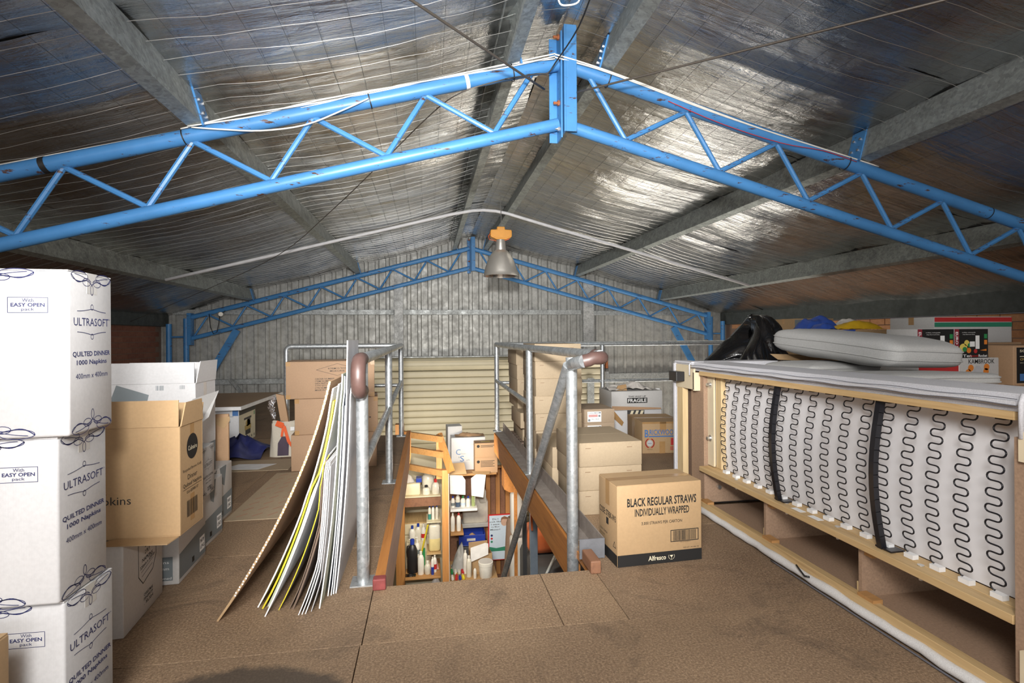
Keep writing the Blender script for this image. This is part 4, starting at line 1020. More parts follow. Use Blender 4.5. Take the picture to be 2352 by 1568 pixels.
def mesh_carton(i, lab):
    w, d, h = 0.268, 0.38, 0.118
    t = carton('labelled_carton', lab, w, d, h, (1.441, 4.50, h * i), 0.0, 'buffd', None, True, 'small brown cartons with white labels', bev=0.003)
    F = faces_of(w, d, h)
    Print(*F['front']).rect(0.028, 0.010, 0.150, 0.098).done(t, M['whiteink'], 'paper_label')
    p = Print(*F['front'], lift=.0013); p.text('5 GOLDMESH', 0.082, 0.086, 0.088, 0.010, 0.015); p.rect(0.034, 0.016, 0.052, 0.034); p.text('BALL  BULK', 0.098, 0.034, 0.068, 0.007, 0.01); p.disc(0.133, 0.060, 0.009, 0.009); p.rect(0.128, 0.082, 0.146, 0.092); p.done(t, M['greyink'])
    if i == 3: Print(*F['front'], lift=.0013).rect(0.038, 0.052, 0.118, 0.072).done(t, M['fruitpink'], 'paper_label')
for i, w_ in enumerate(('lowest', 'second', 'third', 'topmost')): mesh_carton(i, 'small brown carton with a white label, %s of its stack behind the buff cartons' % w_)

wc = carton('hatched_carton', 'white carton with a black and yellow hatched strip under the fragile carton', 0.565, 0.40, 0.308, (2.18, 5.50, 0), 0.0, 'white', None)
p = Print(*faces_of(0.565, 0.40, 0.308)['front']); p.rect(0.18, 0.20, 0.37, 0.305); p.done(wc, M['darkgrey'], 'print')
p = Print(*faces_of(0.565, 0.40, 0.308)['front'], lift=.0013); [p.poly([(0.185 + .055 * i, 0.205), (0.215 + .055 * i, 0.205), (0.255 + .055 * i, 0.30), (0.225 + .055 * i, 0.30)]) for i in range(3)]; p.done(wc, M['creamink'], 'print')
Print(*faces_of(0.565, 0.40, 0.308)['front'], lift=.0019).poly([(0.0, 0.29), (0.03, 0.308), (0.14, 0.18), (0.12, 0.14), (0.0, 0.25)]).done(wc, M['tape'], 'tape')
fg = carton('fragile_carton', 'off white carton lettered this way up fragile', 0.565, 0.40, 0.200, (2.18, 5.48, 0.3085), 0.0, 'offwhite', None, cat='box')
Print(*faces_of(0.565, 0.40, 0.2)['front']).rect(0.0, 0.004, 0.555, 0.045).done(fg, M['fruitpink'], 'tape') if False else None
p = Print(*faces_of(0.565, 0.40, 0.2)['front']); p.text('THIS WAY UP', 0.283, 0.142, 0.195, 0.020, 0.012); p.rect(0.172, 0.074, 0.396, 0.128); p.done(fg, M['black'])
p = Print(*faces_of(0.565, 0.40, 0.2)['front'], lift=.0014); p.text('FRAGILE', 0.284, 0.101, 0.205, 0.037, 0.02); p.done(fg, M['whiteink'])
Print(*faces_of(0.565, 0.40, 0.2)['front']).poly([(0.004, 0.004), (0.55, 0.004), (0.55, 0.018), (0.25, 0.035), (0.004, 0.048)]).done(fg, M['kraft2'], 'tape')
def bagfn(u, v):
    x, y = (u - .5) * 0.50, (v - .5) * 0.30; r = math.hypot(x / .25, y / .15)
    h = max(0, 1 - r * 0.8) * (0.06 + 0.055 * math.sin(u * 9.0 + 2) * math.sin(v * 5)) + 0.035 * abs(fbm((x * 9, y * 9, 8)))
    return (x, y, 0.002 + max(0, h))
crumple('plastic_bag', 'crumpled pearly plastic bag lying on the fragile carton', 'bag', (2.15, 5.47, 0.509), bagfn, 'polybag')
tag(MB().prism([(1.98, 5.36, 0.5095), (2.10, 5.36, 0.5095), (2.09, 5.36, 0.575), (2.0, 5.36, 0.56)], (0, 0.015, 0)).build('cardboard_scrap', M['mdf']), 'brown cardboard scrap beside the pearly plastic bag', 'cardboard')
tag(MB().lathe([(0.03, 0), (0.032, 0.01), (0.032, 0.47), (0.026, 0.50)], (2.56, 5.60, 0), 16).build('paper_roll', M['whiteink'], smooth=40), 'white paper roll standing beside the fragile carton', 'roll')
bk = carton('taped_carton', 'taped brown carton with a blue company name beside the sofa', 0.40, 0.50, 0.292, (2.185, 4.86, 0), -0.10, 'kraft', 'tape', tape_front=0.22)
# the long tape runs front to back on this one
F = faces_of(0.40, 0.50, 0.292)
p = Print(*F['front'], lift=.0009); p.rect(0.165, 0.195, 0.225, 0.292); p.rect(0.160, 0.0, 0.215, 0.110); p.rect(0.0, 0.275, 0.40, 0.292); p.done(bk, M['tape'], 'tape')
p = Print(*F['front'], lift=.0014); p.text('B', 0.040, 0.185, 0.036, 0.070, 0.02); p.text('RICKWOO', 0.180, 0.196, 0.225, 0.050, 0.012); p.text('D', 0.325, 0.185, 0.036, 0.070, 0.02); p.done(bk, M['blueink'])
p = Print(*F['front'], lift=.0013); p.rect(0.060, 0.152, 0.300, 0.163); p.done(bk, M['blueink'], 'print')
p = Print(*F['front'], lift=.0013); p.arc(0.070, 0.095, 0.040, 0.042, 110, 250, 0.010); p.arc(0.070, 0.095, 0.040, 0.042, -70, 70, 0.010); p.rect(0.268, 0.075, 0.318, 0.14); [p.rect(0.262, 0.030 + .012 * i, 0.325, 0.036 + .012 * i) for i in range(3)]; p.done(bk, M['red'], 'emblem')
p = Print(*F['front'], lift=.0013); p.disc(0.070, 0.095, 0.027, 0.029); p.done(bk, M['greyboard'], 'emblem')
p = Print(*F['front'], lift=.0018); p.text('WOOL', 0.070, 0.093, 0.034, 0.009, 0.01); p.text('RECYCLE', 0.07, 0.038, 0.045, 0.007); p.done(bk, M['black'])
p = Print(*F['left'], lift=.0010); p.rect(0.17, 0.0, 0.24, 0.292); p.done(bk, M['tape'], 'tape')

# straws carton
SW, SD, SH = 0.442, 0.232, 0.386
sb = carton('straws_carton', 'kraft carton of black straws with a black base band', SW, SD, SH, (1.094, 2.508, 0), 0.052, 'kraft', None)
F = faces_of(SW, SD, SH)
p = Print(*F['top'], lift=.0009); p.rect(0.0, 0.092, SW, 0.140); p.done(sb, M['tape'], 'tape')
p = Print(*F['left'], lift=.0009); p.rect(0.092, 0.265, 0.140, SH); p.done(sb, M['tape'], 'tape')
p = Print(*F['front']); p.rect(0.001, 0.001, SW - .001, 0.056); p.done(sb, M['black'], 'band')
p = Print(*F['left']); p.rect(0.001, 0.001, SD - .001, 0.056); p.done(sb, M['black'], 'band')
p = Print(*F['front'], lift=.0013)
p.text('BLACK REGULAR STRAWS', 0.232, 0.302, 0.362, 0.041, 0.022); p.text('INDIVIDUALLY WRAPPED', 0.232, 0.252, 0.285, 0.036, 0.018); p.text('3,000 STRAWS PER CARTON', 0.230, 0.198, 0.212, 0.0165, 0.006)
p.frame(0.275, 0.098, 0.424, 0.156, 0.0035); p.bars(0.288, 0.103, 0.412, 0.151, 42, 11); p.text('19312345678907', 0.352, 0.0945, 0.055, 0.0035); p.text('T02 LOT 142 008 775', 0.383, 0.066, 0.085, 0.005)
p.done(sb, M['black'])
p = Print(*F['front'], lift=.0014); p.text('Alfresco', 0.204, 0.029, 0.092, 0.023, 0.016)
p.poly([(0.270, 0.036), (0.288, 0.036), (0.279, 0.024)]); p.rect(0.2783, 0.016, 0.2797, 0.026); p.rect(0.273, 0.0145, 0.285, 0.016); p.arc(0.279, 0.030, 0.0155, 0.014, 150, 240, 0.002); p.arc(0.279, 0.030, 0.0155, 0.014, -60, 30, 0.002)
p.done(sb, M['creamink'])
p = Print(*F['left'], lift=.0013); p.text('CODE: STRBK-IW3', 0.116, 0.222, 0.205, 0.030, 0.015); p.rect(0.100, 0.168, 0.128, 0.200); p.text('GTIN: 1234566', 0.065, 0.123, 0.095, 0.010); p.text('9312345', 0.05, 0.104, 0.06, 0.008)
p.line([(0.185, 0.085), (0.200, 0.112), (0.215, 0.085), (0.185, 0.085)], 0.003); p.done(sb, M['black'])

# ================================================================== SOFA LYING ON ITS BACK, UNDERSIDE TOWARDS THE STAIR WELL
SB = Vector((1.66, 2.30, 0))
sofa = thing('sofa', 'grey three seat sofa lying on its back with springs showing', 'sofa', SB)
def sbx(x0, x1, y0, y1, z0, z1): return MB().box((x0 - SB.x, y0 - SB.y, z0), (x1 - SB.x, y1 - SB.y, z1))
def sv(x, y, z): return (x - SB.x, y - SB.y, z)
# upholstered front board along the top and the two arms
def padded(x0, x1, y0, y1, z0, z1, r):
    bm = bmesh.new(); c_ = sv((x0 + x1) / 2, (y0 + y1) / 2, (z0 + z1) / 2)
    bmesh.ops.create_cube(bm, size=1, matrix=Matrix.Translation(c_) @ Matrix.Diagonal((x1 - x0, y1 - y0, z1 - z0, 1))); bmesh.ops.bevel(bm, geom=list(bm.edges), offset=r, segments=4, affect='EDGES')
    return bm
bm_obj('front_board', padded(1.652, 1.93, 1.235, 3.14, 0.872, 0.924, 0.02), M['fabric'], sofa, 60)
for y0, y1, nm in ((3.15, 3.378, 'far'), (0.87, 1.225, 'near')):
    a_ = bm_obj('arm', padded(1.735, 2.33, y0, y1, 0.0, 0.922, 0.03), M['fabric'], sofa, 60)
bm_obj('arm_cover', padded(1.655, 1.76, 3.135, 3.378, 0.905, 0.926, 0.009), M['fabric'], sofa, 60)
bm_obj('arm_cover', padded(1.652, 1.75, 3.345, 3.380, 0.0, 0.915, 0.008), M['fabric'], sofa, 60)
bm_obj('arm_cover', padded(1.655, 1.76, 0.87, 1.235, 0.900, 0.926, 0.009), M['fabric'], sofa, 60)
for zz, xx in ((0.893, 1.6505), (0.886, 1.6510), (0.909, 1.6515)): MB().tube([sv(xx, 1.25 + 1.88 * i / 40, zz + 0.0022 * math.sin(i * .9 + zz * 90)) for i in range(41)], 0.0013, 5).build('seam', M['seam'], sofa)
MB().tube([sv(1.655, 3.137, 0.92), sv(1.648, 3.137, 0.905), sv(1.648, 3.137, 0.84)], 0.005, 8).build('piping', M['fabric'], sofa, smooth=True)
MB().tube([sv(1.66, 1.238, 0.925), sv(1.65, 1.238, 0.90), sv(1.65, 1.238, 0.80)], 0.007, 8).build('piping', M['fabric'], sofa, smooth=True)
# frame
sbx(1.668, 1.775, 1.27, 3.055, 0.846, 0.872).build('top_rail', M['pine'], sofa, bevel=.002)
sbx(1.662, 1.712, 1.272, 3.05, 0.256, 0.283).build('seat_rail', M['pine'], sofa, bevel=.002)
sbx(1.7125, 1.768, 1.272, 3.05, 0.256, 0.285).build('seat_rail', M['pine'], sofa, bevel=.002)
sbx(1.662, 1.700, 1.20, 3.10, 0.034, 0.070).build('bottom_rail', M['pine'], sofa, bevel=.002)
sbx(1.772, 1.776, 1.275, 3.05, 0.286, 0.846).build('backing_cloth', M['cloth'], sofa)
sbx(1.740, 1.771, 2.928, 2.988, 0.286, 0.845).build('upright', M['pinez'], sofa, bevel=.002)
sbx(1.726, 1.738, 2.989, 3.058, 0.290, 0.868).build('ply_panel', M['ply'], sofa)
for zz in (0.79, 0.46): MB().cyl(sv(1.726, 3.022, zz), sv(1.700, 3.022, zz), 0.010, 8).cyl(sv(1.726, 3.022, zz), sv(1.719, 3.022, zz), 0.019, 16).build('bolt', M['boltz'], sofa)
sbx(1.700, 1.734, 3.060, 3.215, 0.03, 0.862).build('arm_panel', M['chip'], sofa)
sbx(1.724, 1.734, 3.216, 3.342, 0.03, 0.80).build('arm_panel', M['chipd'], sofa)  # shade of the arm recess put into this panel's darker chipboard colour
sbx(1.662, 1.700, 3.258, 3.335, 0.02, 0.80).build('arm_stile', M['pinez'], sofa)
sbx(1.660, 1.672, 3.108, 3.343, 0.752, 0.904).build('foot_plate', M['ply'], sofa); sbx(1.660, 1.700, 3.100, 3.118, 0.745, 0.86).build('foot_plate', M['ply'], sofa)
sbx(1.600, 1.659, 3.222, 3.330, 0.795, 0.858).build('foot', M['blackplastic'], sofa, bevel=.004)
sbx(1.660, 1.672, 3.10, 3.34, 0.03, 0.085).build('foot_plate', M['ply'], sofa)
# near arm frame, cut by the edge of the view
sbx(1.662, 1.678, 1.205, 1.266, 0.10, 0.80).build('arm_panel', M['chip'], sofa); sbx(1.655, 1.735, 0.90, 1.205, 0.03, 0.90).build('arm_panel', M['chipd'], sofa)
sbx(1.648, 1.661, 1.0, 1.245, 0.735, 0.82).build('foot_plate', M['ply'], sofa); sbx(1.648, 1.661, 1.0, 1.245, 0.10, 0.20).build('foot_plate', M['ply'], sofa)
# cavity below the seat: dividers, floor, back, blocks
sbx(1.702, 2.20, 1.27, 2.985, 0.045, 0.058).build('cavity_board', M['chip'], sofa)
sbx(2.10, 2.115, 1.27, 2.985, 0.058, 0.80).build('back_board', M['chipd'], sofa)  # dark interior of the sofa painted as a darker chipboard
for yy in (3.055, 2.453, 1.855, 1.268):
    d_ = sbx(1.690, 2.09, yy - 0.016, yy, 0.058, 0.255).build('divider', M['chip'], sofa)
    if yy > 1.5:
        MB().box(sv(1.668, yy - 0.092, 0.0585), sv(1.71, yy - 0.017, 0.082)).build('glue_block', M['timberx'], d_)
        if yy < 2.9: MB().box(sv(1.70, yy - 0.055, 0.225), sv(1.74, yy - 0.017, 0.254)).build('glue_block', M['timberx'], d_); MB().box(sv(1.700, yy + 0.001, 0.0585), sv(1.72, yy + 0.02, 0.105)).build('glue_block', M['pinez'], d_)
MB().cyl(sv(1.78, 3.038, 0.155), sv(1.78, 3.015, 0.155), 0.012, 10).build('bolt', M['boltz'], sofa)
for yy in (2.72, 2.30, 1.98, 1.60):
    MB().cyl(sv(1.705, yy, 0.2835), sv(1.705, yy, 0.2865), 0.011, 12).cyl(sv(1.705, yy, 0.256), sv(1.705, yy, 0.232), 0.006, 8).build('bolt', M['boltz'], sofa)
for y0, y1 in ((2.17, 2.235), (2.06, 2.125)): sbx(1.678, 1.708, y0, y1, 0.2832, 0.2842).build('paper_sticker', M['whiteink'], sofa)
# dust cover rolled down to the floor
MB().tube([sv(1.655 + 0.006 * fbm((i * .3, 1, 1)), 1.12 + 1.95 * i / 50, 0.0235 + 0.003 * fbm((i * .4, 5, 2))) for i in range(51)], [0.0185 + 0.004 * fbm((i * .25, 2, 7)) for i in range(51)], 10).build('dust_cover', M['felt'], sofa, smooth=True)
MB().tube([sv(1.633, 1.12 + 1.2 * i / 30, 0.006) for i in range(31)], 0.0035, 6).build('piping', M['seam'], sofa, smooth=True)
MB().tube([sv(1.640, 2.15, 0.055), sv(1.628, 2.11, 0.05), sv(1.626, 2.08, 0.038), sv(1.634, 2.06, 0.042)], 0.004, 6).build('strap_end', M['blackplastic'], sofa, smooth=True)
# zigzag springs, clips and hooks
sp_pts = []; n = 11; zt, zb_ = 0.842, 0.305; amp = 0.0235; seg = (zt - zb_) / (2 * n)
for i in range(2 * n):
    zc = zt - seg * (i + .5); s = 1 if i % 2 == 0 else -1
    for k in range(7):
        a = -PI / 2 + PI * k / 6; sp_pts.append((0, -s * (amp - seg / 2 + seg / 2 * math.cos(a)) if True else 0, zc - seg / 2 * math.sin(a)))
def xb(z): return 1.733 - 0.030 * math.sin(PI * (z - zb_) / (zt - zb_)) + 0.022 * (z - zb_) / (zt - zb_) - 0.01
spm = MB().tube([(xb(z) - SB.x, y, z) for (x, y, z) in sp_pts], 0.0027, 6).mesh('spring', M['blackmetal'], True)
clm = MB().box((1.712 - SB.x, -0.018, 0.286), (1.737 - SB.x, 0.018, 0.302)).mesh('clip', M['clip']); hkm = MB().box((1.712 - SB.x, -0.026, 0.836), (1.735 - SB.x, 0.0, 0.845)).mesh('hook', M['blackmetal'])
for k in range(16):
    yy = 2.850 - 0.0995 * k - SB.y
    for nm, me_ in (('spring', spm), ('spring_clip', clm), ('spring_hook', hkm)):
        o = bpy.data.objects.new(nm, me_); C.objects.link(o); o.parent = sofa; o.location = (0, yy, 0)
for yy in (2.350, 1.755):
    n = 12; b_ = MB()
    for i in range(n):
        z0, z1 = 0.286 + 0.56 * i / n, 0.286 + 0.56 * (i + 1) / n; f_ = lambda z: 1.700 - 0.035 * math.sin(PI * (z - .286) / .56)
        b_.bar(sv(f_(z0), yy, z0 - .001), sv(f_(z1), yy, z1 + .001), 0.022, 0.022, (1, 0, 0))
    b_.build('support_bar', M['blackmetal'], sofa); MB().box(sv(1.69, yy - 0.05, 0.2855), sv(1.75, yy + 0.02, 0.291)).build('bar_foot', M['blackmetal'], sofa)

# ================================================================== CUSHIONS AND BOXES BEHIND THE SOFA
def cushion(label, loc, sx, sy, sz, rot, seed):
    t = thing('sofa_cushion', label, 'cushion', loc, 0, 'loose grey sofa cushions', rot)
    def fn(u, v):
        a = 2 * PI * u; b = PI * (v - .5); e1, e2 = 0.20, 0.46
        f = lambda c, e: math.copysign(abs(c) ** e, c)
        x, y, z = f(math.cos(b), e2) * f(math.cos(a), e1), f(math.cos(b), e2) * f(math.sin(a), e1), f(math.sin(b), e2)
        k = 1 - 0.17 * (max(abs(x), abs(y)) ** 3)
        w = 0.035 * fbm((x * 2.5 + seed, y * 2.5, z)) + 0.02 * math.sin(9 * y + seed) * abs(z) * max(abs(x), abs(y))
        return (x * sx / 2 * (1 + .02 * w), y * sy / 2, z * sz / 2 * k + w * sz * 0.9)
    MB().grid(fn, 64, 26).build('cover', M['cushion'], t, smooth=True)
    for zz in (-0.16, 0.16):
        pts = []
        for i in range(60):
            u = i / 60; pts.append(fn(u, 0.5 + math.asin(abs(zz * 2) ** (1 / 0.46)) / PI * (1 if zz > 0 else -1)))
        MB().tube([(p_[0] * 1.004, p_[1] * 1.004, p_[2]) for p_ in pts], 0.004, 6, closed=True).build('piping', M['cushion'], t, smooth=True)
    return t
cushion('long grey sofa cushion lying on top of smaller ones behind the sofa', (2.50, 2.75, 1.022), 0.46, 0.93, 0.175, (0.085, 0.03, 0.04), 1)
cushion('flat grey sofa cushion under the long one, next to the sofa arm', (2.36, 2.87, 0.888), 0.52, 0.40, 0.095, (0.0, 0.0, 0.1), 5)
cushion('crumpled grey sofa cushion under the long one, by the red toaster carton', (2.40, 2.34, 0.868), 0.54, 0.56, 0.080, (-0.05, 0.0, -0.08), 9)
oc = open_carton('open_brown_carton', 'open brown carton under the grey cushions with a flap bent over', 0.60, 0.50, 0.835, (2.66, 2.82, 0.0), 0.0, 'kraft2', 'kraftin', {'left': (70, 0.12, 1)})
carton('brown_carton', 'tall brown carton hidden under the crumpled grey cushion', 0.60, 0.85, 0.825, (2.66, 2.13, 0.0), 0.0, 'kraft2', 'tape')
ff = thing('loose_flap_carton', 'shallow brown carton with a bent flap between cushion and bin liner', 'box', (2.60, 3.47, 0.0), 0.0)
MB().box((-0.16, -0.2, 0), (0.24, 0.10, 0.90)).build('body', M['kraft2'], ff, bevel=.004); MB().slab([(-0.30, -0.21, 0.965), (0.16, -0.21, 0.95), (0.22, -0.21, 0.90), (-0.24, -0.21, 0.925)], 0.004).build('flap', M['kraft'], ff); MB().box((-0.10, -0.205, 0.905), (0.2, -0.15, 0.925)).build('flap', M['kraftin'], ff)

def bag(u, v):
    a = 2 * PI * u
    zz = 1.25 * v
    # lopsided: high on the sofa-cushion side, sloping down on the other
    rx = 0.47 * (1 - 0.35 * max(0, v - .66) / .34) ; ry = 0.32 * (1 - 0.5 * max(0, v - .7) / .3)
    top = 1.25 - 0.42 * max(0, min(1, (-math.cos(a) + 0.25))) ** 1.2
    z = min(1, v * 1.02) * top
    cap = math.sqrt(max(0, 1 - max(0, (v - .80) / .20) ** 2.2)) if v > .8 else 1
    x = rx * cap * math.cos(a) + (0.16 * max(0, v - .8) / .2); y = ry * cap * math.sin(a)
    cr = fbm((math.cos(a) * 3.2, math.sin(a) * 3.2, z * 3 + math.cos(a) * 2)); fold = math.sin(a * 13 + z * 4 + 4 * cr) * 0.016 + 0.01 * math.sin(a * 29 - z * 9 + 5 * cr)
    k = 1 + 0.07 * cr
    return (x * k + fold * math.cos(a), y * k + fold * math.sin(a), max(0, z + 0.02 * cr * v))
crumple('bin_liner_bundle', 'shiny black bin liner pulled over a tall bundle beyond the sofa arm', 'bag', (2.50, 4.02, 0.0), bag, 'binbag', 150, 60)

# printed appliance cartons beyond the sofa
def plain_box(name, label, x0, x1, y0, y1, z0, z1, mat, tape=None, group=None):
    return carton(name, label, x1 - x0, y1 - y0, z1 - z0, ((x0 + x1) / 2, (y0 + y1) / 2, z0), 0.0, mat, tape, True, group)
plain_box('brown_carton', 'large brown carton under the toaster carton behind the sofa', 3.14, 3.84, 2.98, 3.5, 0.0, 0.758, 'kraft2')
plain_box('brown_carton', 'large brown carton under the stereo carton behind the sofa', 3.86, 4.6, 2.95, 3.5, 0.0, 0.742, 'kraft2', 'tape')
tk = plain_box('toaster_carton', 'toaster carton with a red side panel and a picture of a steel toaster', 3.19, 3.82, 3.0, 3.34, 0.7585, 0.930, 'offwhite')
F = faces_of(0.63, 0.34, 0.1715)
p = Print(*F['front']); p.rect(0.001, 0.001, 0.318, 0.168); p.done(tk, M['red'], 'side_panel')
p = Print(*F['front'], lift=.0012); p.text('KAMBROOK', 0.490, 0.148, 0.205, 0.030, 0.006); p.poly([(0.405, 0.004), (0.39, 0.05), (0.405, 0.075), (0.43, 0.065), (0.43, 0.004)]); p.done(tk, M['black'])
p = Print(*F['front'], lift=.0016); p.poly([(0.425, 0.004), (0.425, 0.085), (0.445, 0.118), (0.475, 0.118), (0.500, 0.08), (0.505, 0.004)]); p.done(tk, M['greyboard'], 'picture')
p = Print(*F['front'], lift=.0011); [p.disc(x_, y_, 0.022, 0.022) for x_, y_ in ((0.385, 0.075), (0.405, 0.105), (0.525, 0.08), (0.545, 0.045), (0.530, 0.11), (0.39, 0.04))]; p.done(tk, M['fruitorange'], 'picture')
Print(*F['front'], lift=.0011).rect(0.308, 0.06, 0.316, 0.16).done(tk, M['whiteink'], 'print')
def blender_box(label, x0, x1, title, side):
    t = plain_box('food_processor_carton', label, x0, x1, 3.01, 3.25, 0.9305, 1.127, 'offwhite', None, 'black food processor cartons'); w = x1 - x0; F = faces_of(w, 0.24, 0.1965)
    p = Print(*F['front']); p.rect(0.0, 0.0, w, 0.194); p.done(t, M['black'], 'panel')
    p = Print(*F['front'], lift=.0011); p.rect(0.0, 0.0, 0.035, 0.194); p.done(t, M['maroon'], 'panel')
    p = Print(*F['front'], lift=.0016); p.text('EURO LAB', 0.018, 0.10, 0.15, 0.020, 0.02, rot=-PI / 2); p.text(title[0], w * .30 + .02, 0.014, w * .26, 0.018, 0.015); p.text(title[2], w * .84, 0.014, w * .26, 0.018, 0.015); p.text('cordless, rechargeable', w * .42, 0.17, w * .4, 0.008); p.text('chop blend and whisk', w * .42, 0.157, w * .36, 0.008); p.rect(w * .62, 0.06, w * .74, 0.15); p.rect(w * .45, 0.075, w * .6, 0.11); p.done(t, M['whiteink'])
    p = Print(*F['front'], lift=.0017); p.text(title[1], w * .57, 0.014, w * .24, 0.016, 0.01); p.disc(w * .62, 0.045, 0.014, 0.014); p.done(t, M['red'])
    p = Print(*F['front'], lift=.0014); p.disc(w * .26, 0.07, 0.030, 0.026); p.disc(w * .36, 0.10, 0.02, 0.02); p.done(t, M['fruityel'], 'picture')
    p = Print(*F['front'], lift=.0015); p.disc(w * .30, 0.058, 0.018, 0.016); p.disc(w * .44, 0.085, 0.014, 0.014); p.rect(w * .88, 0.13, w * .97, 0.16); p.done(t, M['plasgreen'], 'picture')
    p = Print(*F['front'], lift=.0015); p.disc(w * .42, 0.05, 0.018, 0.018); p.poly([(w * .75, 0.05), (w * .95, 0.06), (w * .95, 0.045)]); p.rect(w * .88, 0.09, w * .97, 0.12); p.done(t, M['fruitorange'], 'picture')
blender_box('black food processor carton with a fruit picture, beside the wall end of the cushion', 3.195, 3.475, ('Ten', 'Second', 'Rocket'), 0)
blender_box('black food processor carton with a cut avocado picture, above the toaster carton', 3.480, 3.745, ('Ten', 'Second', 'Rocket'), 1)
plain_box('brown_carton', 'brown carton under the striped carton by the brick wall', 3.86, 4.7, 3.52, 3.95, 0.0, 1.02, 'kraft2')
sg = plain_box('striped_carton', 'white carton with a red and a green stripe lying by the brick wall', 3.90, 4.62, 3.53, 3.93, 1.0205, 1.225, 'offwhite', 'tape')
F = faces_of(0.72, 0.40, 0.2045)
Print(*F['front']).rect(0, 0.165, 0.72, 0.2).done(sg, M['red'], 'stripe'); Print(*F['front']).rect(0, 0.125, 0.72, 0.16).done(sg, M['green'], 'stripe')
p = Print(*F['front'], lift=.0012); p.text('GRS. WT. 6.27 KGS', 0.17, 0.080, 0.30, 0.018, 0.01); p.text('0.79X0.35X0.18CM', 0.18, 0.052, 0.30, 0.018, 0.01); p.done(sg, M['black'])
wp = plain_box('pale_carton', 'pale grey carton standing between toaster and stereo cartons', 3.835, 3.92, 3.42, 3.515, 0.759, 1.03, 'offwhite') if False else None
sn = plain_box('stereo_carton', 'brown stereo carton with a black printed panel', 3.885, 4.36, 2.96, 3.30, 0.7425, 1.012, 'kraft2')
F = faces_of(0.475, 0.34, 0.2695)
Print(*F['front']).rect(0.025, 0.015, 0.46, 0.255).done(sn, M['black'], 'panel')
p = Print(*F['front'], lift=.0012); p.text('SONY', 0.105, 0.232, 0.11, 0.017, 0.02); p.rect(0.05, 0.192, 0.19, 0.197); p.text('MP3 Playback', 0.09, 0.150, 0.075, 0.008); p.done(sn, M['creamink'])
Print(*F['front'], lift=.0012).text('CMT-EH10', 0.11, 0.175, 0.115, 0.016, 0.02).done(sn, M['goldink'])
p = Print(*F['front'], lift=.0012); [p.rect(0.05 + .055 * i, 0.03, 0.098 + .055 * i, 0.078) for i in range(4)]; p.done(sn, M['blueink'], 'picture')
gl = plain_box('grey_carton', 'pale grey blue carton between toaster and stereo cartons', 3.72, 3.855, 3.36, 3.50, 0.7585, 1.05, 'offwhite')
Print(*faces_of(0.135, 0.14, 0.2915)['front']).rect(0.09, 0.0, 0.134, 0.288).done(gl, M['slate'], 'print')

# clothes in bags on cartons by the wall
plain_box('brown_carton', 'brown carton under the clothes carton', 3.45, 4.25, 4.2, 4.7, 0.0, 0.66, 'kraft2')
cc = plain_box('clothes_carton', 'brown carton with bagged blue and yellow clothes heaped on it', 3.48, 4.22, 4.22, 4.68, 0.6605, 1.135, 'kraft', 'tape')
def heap(seed, sx, sy, sz):
    def fn(u, v):
        x, y = (u - .5) * sx, (v - .5) * sy; r = math.hypot(x / (sx / 2), y / (sy / 2))
        return (x, y, 0.003 + max(0, (1 - r ** 2)) * sz * (0.7 + 0.9 * fbm((x * 6 + seed, y * 6, seed))) + 0.012 * abs(fbm((x * 14, y * 14, seed))))
    return fn
def soft_heap(seed, sx, sy, sz):
    def fn(u, v):
        x, y = (u - .5) * sx, (v - .5) * sy; r = max(abs(x / (sx / 2)), abs(y / (sy / 2))) * .6 + math.hypot(x / (sx / 2), y / (sy / 2)) * .4
        return (x, y, 0.003 + max(0, 1 - r ** 3) * sz * (0.75 + 0.35 * fbm((x * 5 + seed, y * 5, seed))) + 0.010 * abs(fbm((x * 16, y * 16, seed))))
    return fn
crumple('folded_jersey', 'folded royal blue jersey in plastic at the back of the clothes carton', 'clothes', (3.70, 4.545, 1.136), soft_heap(3, 0.40, 0.24, 0.15), 'clothblue')
crumple('yellow_jersey', 'yellow jersey trailing over the clothes carton front', 'clothes', (3.93, 4.315, 1.136), soft_heap(11, 0.50, 0.16, 0.095), 'clothyel')
crumple('clear_garment_bag', 'clear plastic garment bag behind the yellow jersey', 'bag', (4.06, 4.545, 1.136), soft_heap(17, 0.28, 0.24, 0.12), 'polybag')
crumple('blue_garment', 'small blue garment beside the yellow jersey', 'clothes', (3.58, 4.315, 1.136), soft_heap(23, 0.18, 0.16, 0.07), 'clothblue')
MBh = MB().slab([(3.70, 4.216, 1.135), (3.83, 4.216, 1.135), (3.80, 4.212, 1.075), (3.70, 4.212, 1.085)], 0.004); tag(MBh.build('jersey_sleeve', M['clothblue']), 'blue sleeve hanging over the clothes carton front', 'clothes')
plain_box('brown_carton', 'brown carton under the carton with a red ring', 4.10, 4.75, 5.40, 5.9, 0.0, 0.80, 'kraft2')
rc = plain_box('ringed_carton', 'brown carton printed with a blue panel and a red ring', 4.16, 4.66, 5.45, 5.85, 0.8005, 1.275, 'kraft', 'tape')
F = faces_of(0.5, 0.40, 0.4745)
Print(*F['front']).rect(0.0, 0.29, 0.33, 0.46).done(rc, M['slate'], 'panel'); p = Print(*F['front'], lift=.0012); p.arc(0.17, 0.365, 0.11, 0.085, 0, 360, 0.022, n=28); p.done(rc, M['redfaint'], 'ring')
pp = thing('pipe_clamp', 'thin pale pipe fixed to the orange brick wall', 'pipe', (6.0, 7.6, 0.7)); MB().cyl((0, 0, 0), (0, 0, 0.58), 0.012, 10).build('pipe', M['galv'], pp); MB().box((-0.02, -0.03, 0.08), (0.01, 0.03, 0.10)).build('clamp', M['galv'], pp)

